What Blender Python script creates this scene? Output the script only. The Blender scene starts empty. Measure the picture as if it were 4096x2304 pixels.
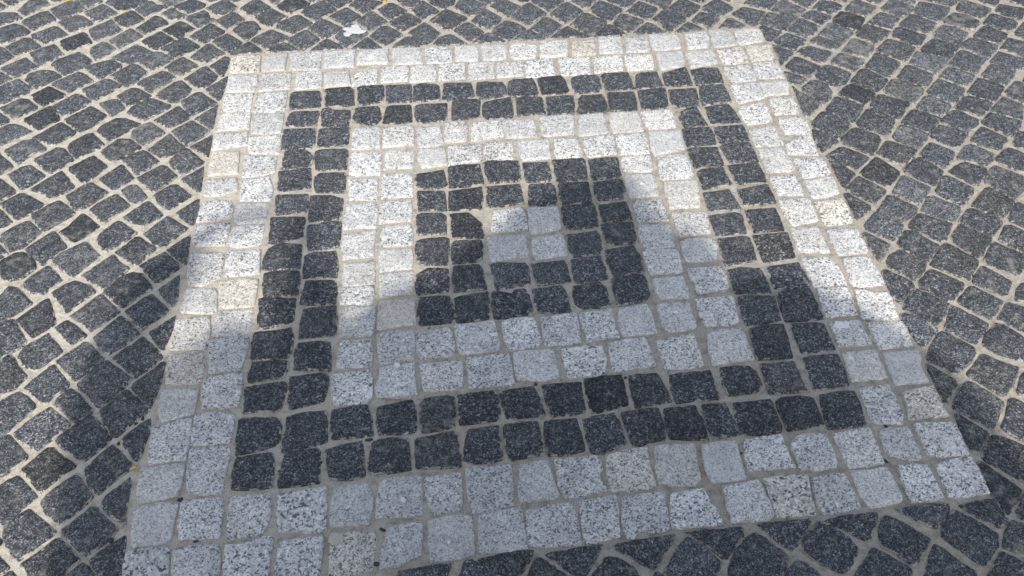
import bpy, bmesh, math, random
from mathutils import Vector, Matrix, noise
random.seed(7)
C = bpy.context.scene.collection
scene = bpy.context.scene

# ---------------------------------------------------------------- camera, light, exposure
cam = bpy.data.objects.new('camera', bpy.data.cameras.new('camera'))
C.objects.link(cam)
scene.camera = cam
CAM = Vector((-0.13488, -1.61594, 1.62993))
YAW, PIT, ROL = -0.0595989, 0.7194656, -0.0361834
cam.matrix_world = (Matrix.Translation(CAM) @ Matrix.Rotation(YAW, 4, 'Z') @ Matrix.Rotation(PIT, 4, 'X')
                    @ Matrix.Rotation(ROL, 4, 'Z'))
cam.data.sensor_width = 36
cam.data.lens = 36 * 3558.32 / 4096
cam.data.clip_start = 0.02
cam.data.clip_end = 300

SUN = (0.19, 1.08)                       # shadow offset on the ground per metre of height
world = bpy.data.worlds.new('World'); scene.world = world; world.use_nodes = True
wn = world.node_tree
sky = wn.nodes.new('ShaderNodeTexSky'); sky.sky_type = 'NISHITA'; sky.sun_disc = False
elev = math.atan2(1, math.hypot(*SUN))
to_sun = Vector((-SUN[0], -SUN[1], 1)).normalized()
sky.sun_elevation = elev
sky.sun_rotation = math.atan2(to_sun.x, to_sun.y)
sky.air_density = 1.0; sky.dust_density = 1.6; sky.ozone_density = 1.0
bg = wn.nodes['Background']; bg.inputs['Strength'].default_value = .15
hz = wn.nodes.new('ShaderNodeHueSaturation'); hz.inputs['Saturation'].default_value = .62   # thin white haze in the blue
wn.links.new(sky.outputs[0], hz.inputs['Color']); wn.links.new(hz.outputs[0], bg.inputs[0])
sun = bpy.data.objects.new('sun', bpy.data.lights.new('sun', 'SUN')); C.objects.link(sun)
sun.data.energy = 2.95; sun.data.angle = math.radians(1.3); sun.data.color = (1.0, 0.94, 0.84)
sun.rotation_euler = to_sun.to_track_quat('Z', 'Y').to_euler()
sun.location = to_sun * 20
scene.view_settings.view_transform = 'Standard'
scene.view_settings.look = 'None'
scene.view_settings.gamma = 1
scene.view_settings.use_curve_mapping = False
scene.view_settings.exposure = .6

# ---------------------------------------------------------------- materials
def mat(name):
    m = bpy.data.materials.new(name); m.use_nodes = True
    nt = m.node_tree
    return m, nt, nt.nodes['Principled BSDF']
def N(nt, typ, **kw):
    n = nt.nodes.new(typ)
    for k, v in kw.items():
        if k.startswith('i_'): n.inputs[k[2:].replace('_', ' ')].default_value = v
        else: setattr(n, k, v)
    return n
def noi(nt, pos, scale, detail=3, rough=.55, dim='3D'):
    n = N(nt, 'ShaderNodeTexNoise', i_Scale=scale, i_Detail=detail, i_Roughness=rough)
    nt.links.new(pos, n.inputs['Vector']); return n.outputs['Fac']
def ramp(nt, fac, pts, interp='LINEAR'):
    r = N(nt, 'ShaderNodeValToRGB'); cr = r.color_ramp; cr.interpolation = interp
    while len(cr.elements) < len(pts): cr.elements.new(.5)
    for e, (p, c) in zip(cr.elements, pts):
        e.position = p; e.color = (c, c, c, 1) if isinstance(c, (int, float)) else (*c, 1)
    nt.links.new(fac, r.inputs[0]); return r.outputs[0]
def mix(nt, fac, a, b, mode='MIX'):
    m = N(nt, 'ShaderNodeMix', data_type='RGBA', blend_type=mode)
    for s, v in ((0, fac), (6, a), (7, b)):
        if hasattr(v, 'is_linked'): nt.links.new(v, m.inputs[s])
        else: m.inputs[s].default_value = v if s == 0 else (*v, 1)
    return m.outputs[2]
def mth(nt, op, a, b=0.0, c=None):
    m = N(nt, 'ShaderNodeMath', operation=op)
    for i, v in enumerate((a, b) if c is None else (a, b, c)):
        if hasattr(v, 'is_linked'): nt.links.new(v, m.inputs[i])
        else: m.inputs[i].default_value = v
    return m.outputs[0]
def attr(nt, name):
    return N(nt, 'ShaderNodeAttribute', attribute_name=name).outputs['Fac']
def bump(nt, bsdf, h, strength, dist):
    b = N(nt, 'ShaderNodeBump', i_Strength=strength, i_Distance=dist)
    nt.links.new(h, b.inputs['Height']); nt.links.new(b.outputs[0], bsdf.inputs['Normal'])

def mortar_colour(nt, pos):
    a = noi(nt, pos, 2.2, 4, .6)
    base = mix(nt, ramp(nt, a, [(.35, 0), (.65, 1)]), (.365, .325, .262), (.345, .325, .29))
    sx = N(nt, 'ShaderNodeSeparateXYZ'); nt.links.new(pos, sx.inputs[0])      # the grout is limier towards the left of the square
    lime = mth(nt, 'SUBTRACT', mth(nt, 'MULTIPLY', a, .8), mth(nt, 'MULTIPLY', sx.outputs[0], .5))
    base = mix(nt, ramp(nt, lime, [(.2, 0), (1.0, .8)]), base, (.52, .48, .405))
    stain = noi(nt, pos, 14, 5, .65)
    base = mix(nt, ramp(nt, stain, [(.55, 0), (.75, .75)]), base, (.29, .225, .155))
    pale = noi(nt, pos, 31, 4, .6)
    base = mix(nt, ramp(nt, pale, [(.52, 0), (.72, .6)]), base, (.52, .485, .415))
    grit = noi(nt, pos, 420, 3, .75)
    base = mix(nt, .75, base, mix(nt, 1.0, base, ramp(nt, grit, [(.25, .35), (.5, 1.0), (.8, 1.7)]), 'MULTIPLY'))
    v = N(nt, 'ShaderNodeTexVoronoi', i_Scale=150, feature='F1'); nt.links.new(pos, v.inputs['Vector'])
    base = mix(nt, ramp(nt, v.outputs['Distance'], [(.06, .8), (.14, 0)]), base, (.10, .085, .07))   # dark sand grains
    dirt = noi(nt, pos, 52, 5, .7)
    return mix(nt, 1.0, base, ramp(nt, dirt, [(.34, .62), (.5, 1.0), (.7, 1.12)]), 'MULTIPLY')

def make_mortar(name):
    m, nt, b = mat(name)
    pos = N(nt, 'ShaderNodeNewGeometry').outputs['Position']
    nt.links.new(mortar_colour(nt, pos), b.inputs['Base Color'])
    b.inputs['Roughness'].default_value = .85
    b.inputs['Specular IOR Level'].default_value = .25
    h = mth(nt, 'ADD', mth(nt, 'MULTIPLY', noi(nt, pos, 60, 4, .65), 1.6), mth(nt, 'MULTIPLY', noi(nt, pos, 420, 2, .6), .5))
    bump(nt, b, h, .8, .004)
    return m

def make_granite(name, light):
    m, nt, b = mat(name)
    pos = N(nt, 'ShaderNodeNewGeometry').outputs['Position']
    tone = attr(nt, 'tone'); warm = attr(nt, 'warm'); edge = attr(nt, 'edge')
    dust = attr(nt, 'dust')
    pw = pos
    scl = N(nt, 'ShaderNodeVectorMath', operation='SCALE'); nt.links.new(pos, scl.inputs[0])
    nt.links.new(mth(nt, 'ADD', mth(nt, 'MULTIPLY', dust, .30), 1.0), scl.inputs['Scale'])
    pos = scl.outputs[0]                     # every sett is cut from another piece of rock
    dn = N(nt, 'ShaderNodeTexNoise', i_Scale=260, i_Detail=1); nt.links.new(pos, dn.inputs['Vector'])
    off = N(nt, 'ShaderNodeVectorMath', operation='SCALE'); nt.links.new(dn.outputs['Color'], off.inputs[0]); off.inputs['Scale'].default_value = .004
    pp = N(nt, 'ShaderNodeVectorMath', operation='ADD'); nt.links.new(pos, pp.inputs[0]); nt.links.new(off.outputs[0], pp.inputs[1])
    v = N(nt, 'ShaderNodeTexVoronoi', i_Scale=440 if light else 470, feature='F1'); nt.links.new(pp.outputs[0], v.inputs['Vector'])
    sep = N(nt, 'ShaderNodeSeparateColor'); nt.links.new(v.outputs['Color'], sep.inputs[0])
    cellv = sep.outputs[0]
    clump = noi(nt, pos, 120, 3, .6)
    if light:
        g = mth(nt, 'ADD', mth(nt, 'MULTIPLY', cellv, .8), mth(nt, 'MULTIPLY', mth(nt, 'SUBTRACT', clump, .5), .9))
        col = ramp(nt, g, [(.0, (.10, .103, .108)), (.11, (.20, .203, .206)), (.24, (.41, .41, .405)), (.5, (.545, .543, .53)), (.78, (.74, .73, .71))])
        soft = mth(nt, 'MINIMUM', mth(nt, 'MAXIMUM', mth(nt, 'ADD', mth(nt, 'MULTIPLY', dust, .32), .26), .02), .42)
        col = mix(nt, soft, col, (.50, .495, .48))      # some setts are finer grained and look flatter
        mot = noi(nt, pos, 22, 3, .6)
        col = mix(nt, 1.0, col, ramp(nt, mot, [(.3, .86), (.7, 1.1)]), 'MULTIPLY')
    else:
        g = mth(nt, 'ADD', mth(nt, 'MULTIPLY', cellv, .75), mth(nt, 'MULTIPLY', mth(nt, 'SUBTRACT', clump, .5), .8))
        col = ramp(nt, g, [(.05, (.021, .024, .028)), (.35, (.042, .046, .054)), (.55, (.084, .090, .100)), (.76, (.20, .208, .218)), (.92, (.42, .43, .44))])
        mot = noi(nt, pos, 26, 4, .65)
        col = mix(nt, 1.0, col, ramp(nt, mot, [(.3, .8), (.7, 1.2)]), 'MULTIPLY')
    col = mix(nt, 1.0, col, N(nt, 'ShaderNodeCombineColor').outputs[0], 'MULTIPLY')
    cc = col.node.inputs[7].links[0].from_node
    for k in range(3): nt.links.new(tone, cc.inputs[k])
    col = mix(nt, warm, col, mix(nt, 1.0, col, (1.08, 1.0, .86), 'MULTIPLY'))
    col = mix(nt, 1.0, col, ramp(nt, noi(nt, pw, 1.7, 3, .6), [(.3, .86), (.7, 1.12)]), 'MULTIPLY')   # trodden and dusty areas
    # mortar smeared over the rims and, in places, across the face
    sm = noi(nt, pos, 75, 5, .7); big = noi(nt, pos, 9, 3, .6)
    lim = mth(nt, 'ADD', mth(nt, 'MULTIPLY', edge, .55 if light else .5), mth(nt, 'MULTIPLY', mth(nt, 'SUBTRACT', .5, big), .35))
    msk = mth(nt, 'SUBTRACT', sm, lim)
    sm_mask = ramp(nt, msk, [(.49, 0), (.55, .85)])
    col = mix(nt, sm_mask, col, mortar_colour(nt, pos))
    if not light:   # cement dust that dulls some faces
        du = noi(nt, pos, 34, 5, .7)
        dm = ramp(nt, mth(nt, 'ADD', du, mth(nt, 'MULTIPLY', attr(nt, 'dust'), .10)), [(.56, 0), (.74, .5)])
        col = mix(nt, dm, col, (.36, .35, .31))
    nt.links.new(col, b.inputs['Base Color'])
    rr = ramp(nt, noi(nt, pos, 300, 2, .6), [(.3, .42 if not light else .5), (.7, .75)])
    nt.links.new(rr, b.inputs['Roughness'])
    b.inputs['Specular IOR Level'].default_value = .22 if not light else .3
    h = mth(nt, 'ADD', mth(nt, 'ADD', mth(nt, 'MULTIPLY', noi(nt, pos, 45, 4, .6), 1.0), mth(nt, 'MULTIPLY', noi(nt, pos, 16, 3, .6), 2.6)), mth(nt, 'MULTIPLY', noi(nt, pos, 330, 3, .7), .5))
    bump(nt, b, h, 1.0 if not light else .8, .004)
    return m
MORTAR = make_mortar('sanded_mortar')
LIGHT = make_granite('light_grey_granite', True)
DARK = make_granite('dark_grey_granite', False)
def plain(name, col, rough=.6, nscale=60, amt=.25, spec=.4):
    m, nt, b = mat(name)
    pos = N(nt, 'ShaderNodeNewGeometry').outputs['Position']
    f = noi(nt, pos, nscale, 3, .6)
    nt.links.new(mix(nt, 1.0, tuple(col), ramp(nt, f, [(.3, 1 - amt), (.7, 1 + amt)]), 'MULTIPLY'), b.inputs['Base Color'])
    b.inputs['Roughness'].default_value = rough; b.inputs['Specular IOR Level'].default_value = spec
    bump(nt, b, f, .4, .002)
    return m
FELD = plain('white_feldspar', (.68, .675, .66), .55, 420, .3)

# ---------------------------------------------------------------- helpers
def prop(o, **kw):
    for k, v in kw.items():
        if v is not None: o[k] = v
    return o
def link(name, me, parent=None, m=None):
    o = bpy.data.objects.new(name, me); C.objects.link(o)
    if parent is not None: o.parent = parent
    if m is not None:
        me.materials.clear(); me.materials.append(m)
    return o
def chaikin(P, cut):
    out = []
    n = len(P)
    for i in range(n):
        a, b, c = P[i - 1], P[i], P[(i + 1) % n]
        for q in (a, c):
            d = q - b; L = d.length
            t = min(.30 * L, cut)
            out.append(b + d * (t / L) if L > 1e-6 else b.copy())
    return out
def outline(P, rnd, cut=.0030, step=.013, jit=.0009):
    c = sum(P, Vector((0, 0))) / len(P)
    P = chaikin([p + (p - c).normalized() * .0027 for p in P], cut)
    out = []
    n = len(P)
    for i in range(n):
        a, b = P[i], P[(i + 1) % n]
        L = (b - a).length
        if L < .003: continue
        k = max(1, round(L / step))
        for q in range(k):
            p = a.lerp(b, q / k)
            out.append(p + Vector((rnd.uniform(-jit, jit), rnd.uniform(-jit, jit))))
    return out
def stone_geom(V, F, E, T, W, D, pts, c, top, rnd, tone, warm, dust, depth=.012, fine=True):
    """append one sett: skirt, rounded rim, slightly tilted uneven top"""
    n = len(pts); base = len(V)
    tx, ty = rnd.gauss(0, .018), rnd.gauss(0, .018)
    R = sum((p - c).length for p in pts) / n
    rings = [(1.0, -depth, 0.0), (.985, -.0022, 0.0), (1 - .0035 / R, 0, .06), (1 - .013 / R, .0007, 1.0)] if fine else [(1.0, -depth, 0), (.97, 0, .3)]
    for s, z, e in rings:
        for p in pts:
            q = c + (p - c) * s
            zz = top + z + (0 if z < -.005 else (q.x - c.x) * tx + (q.y - c.y) * ty + (rnd.uniform(-.0005, .0005) if fine else 0))
            V.append((q.x - 0, q.y, zz)); E.append(e); T.append(tone); W.append(warm); D.append(dust)
    for r in range(len(rings) - 1):
        for i in range(n):
            j = (i + 1) % n
            F.append((base + r * n + i, base + r * n + j, base + (r + 1) * n + j, base + (r + 1) * n + i))
    F.append(tuple(base + (len(rings) - 1) * n + i for i in range(n)))
def to_mesh(name, V, F, E, T, W, D):
    me = bpy.data.meshes.new(name); me.from_pydata(V, [], F)
    for nm, arr in (('edge', E), ('tone', T), ('warm', W), ('dust', D)):
        a = me.attributes.new(nm, 'FLOAT', 'POINT'); a.data.foreach_set('value', arr)
    me.polygons.foreach_set('use_smooth', [True] * len(me.polygons))
    me.update()
    return me
def one_stone(name, P, m, parent, top, rnd, tone, warm, dust, extra=()):
    c = sum(P, Vector((0, 0))) / len(P)
    V, F, E, T, W, D = [], [], [], [], [], []
    stone_geom(V, F, E, T, W, D, outline(P, rnd), c, top, rnd, tone, warm, dust)
    V = [(x - c.x, y - c.y, z) for x, y, z in V]
    nf = len(F)
    for (ex, ey, rx, ry, an) in extra:     # a large pale crystal in the face of the sett, a hair proud of it
        b0 = len(V); k = 9
        ca, sa = math.cos(an), math.sin(an)
        zt = top + .0026
        for q in range(k):
            t = 2 * math.pi * q / k; s = rnd.uniform(.6, 1.25)
            x, y = rx * .68 * s * math.cos(t), ry * .68 * s * math.sin(t)
            V.append((ex - c.x + x * ca - y * sa, ey - c.y + x * sa + y * ca, zt)); E.append(1); T.append(1); W.append(0); D.append(0)
        F.append(tuple(range(b0, b0 + k)))
    me = to_mesh(name, V, F, E, T, W, D)
    o = link(name, me, parent, m)
    if extra:
        me.materials.append(FELD)
        for p in me.polygons[nf:]: p.material_index = 1; p.use_smooth = False
    o.location = (c.x, c.y, 0)
    return o

# ---------------------------------------------------------------- the ground: mortar bed with the square left open
HALF = 0.853
RB = [0.0962, 0.2826, 0.4715, 0.6665, HALF]       # half widths of the nested squares
def sheet(name, inner, outer, z, m, parent=None):
    def sq(h): return [(-h, -h, z), (h, -h, z), (h, h, z), (-h, h, z)]
    me = bpy.data.meshes.new(name)
    if inner == 0: me.from_pydata(sq(outer), [], [(0, 1, 2, 3)])
    else: me.from_pydata(sq(outer) + sq(inner), [], [(i, (i + 1) % 4, 4 + (i + 1) % 4, 4 + i) for i in range(4)])
    return link(name, me, parent, m)
pavement = sheet('pavement', HALF, 60.0, 0, MORTAR)
prop(pavement, kind='structure', label='beige mortar ground between the dark cobblestones')
inlay = bpy.data.objects.new('square_inlay', None); C.objects.link(inlay)
inlay.empty_display_size = .2
prop(inlay, label='square inlay of nested light and dark granite setts set straight in the diagonal dark cobbles', category='paving inlay')
bands = []
for i, (a, b, nm) in enumerate(((0, RB[0], 'centre_block'), (RB[0], RB[1], 'dark_band'), (RB[1], RB[2], 'light_band'),
                                (RB[2], RB[3], 'dark_band'), (RB[3], RB[4], 'light_band'))):
    bands.append(sheet(nm, a, b, 0, MORTAR, inlay))
prop(bands[0], label='four pale setts at the very middle of the square')
prop(bands[1], label='inner dark band two setts wide around the middle')
prop(bands[2], label='inner light band two setts wide')
prop(bands[3], label='outer dark band two setts wide')
prop(bands[4], label='outermost light band two setts wide')

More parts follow.
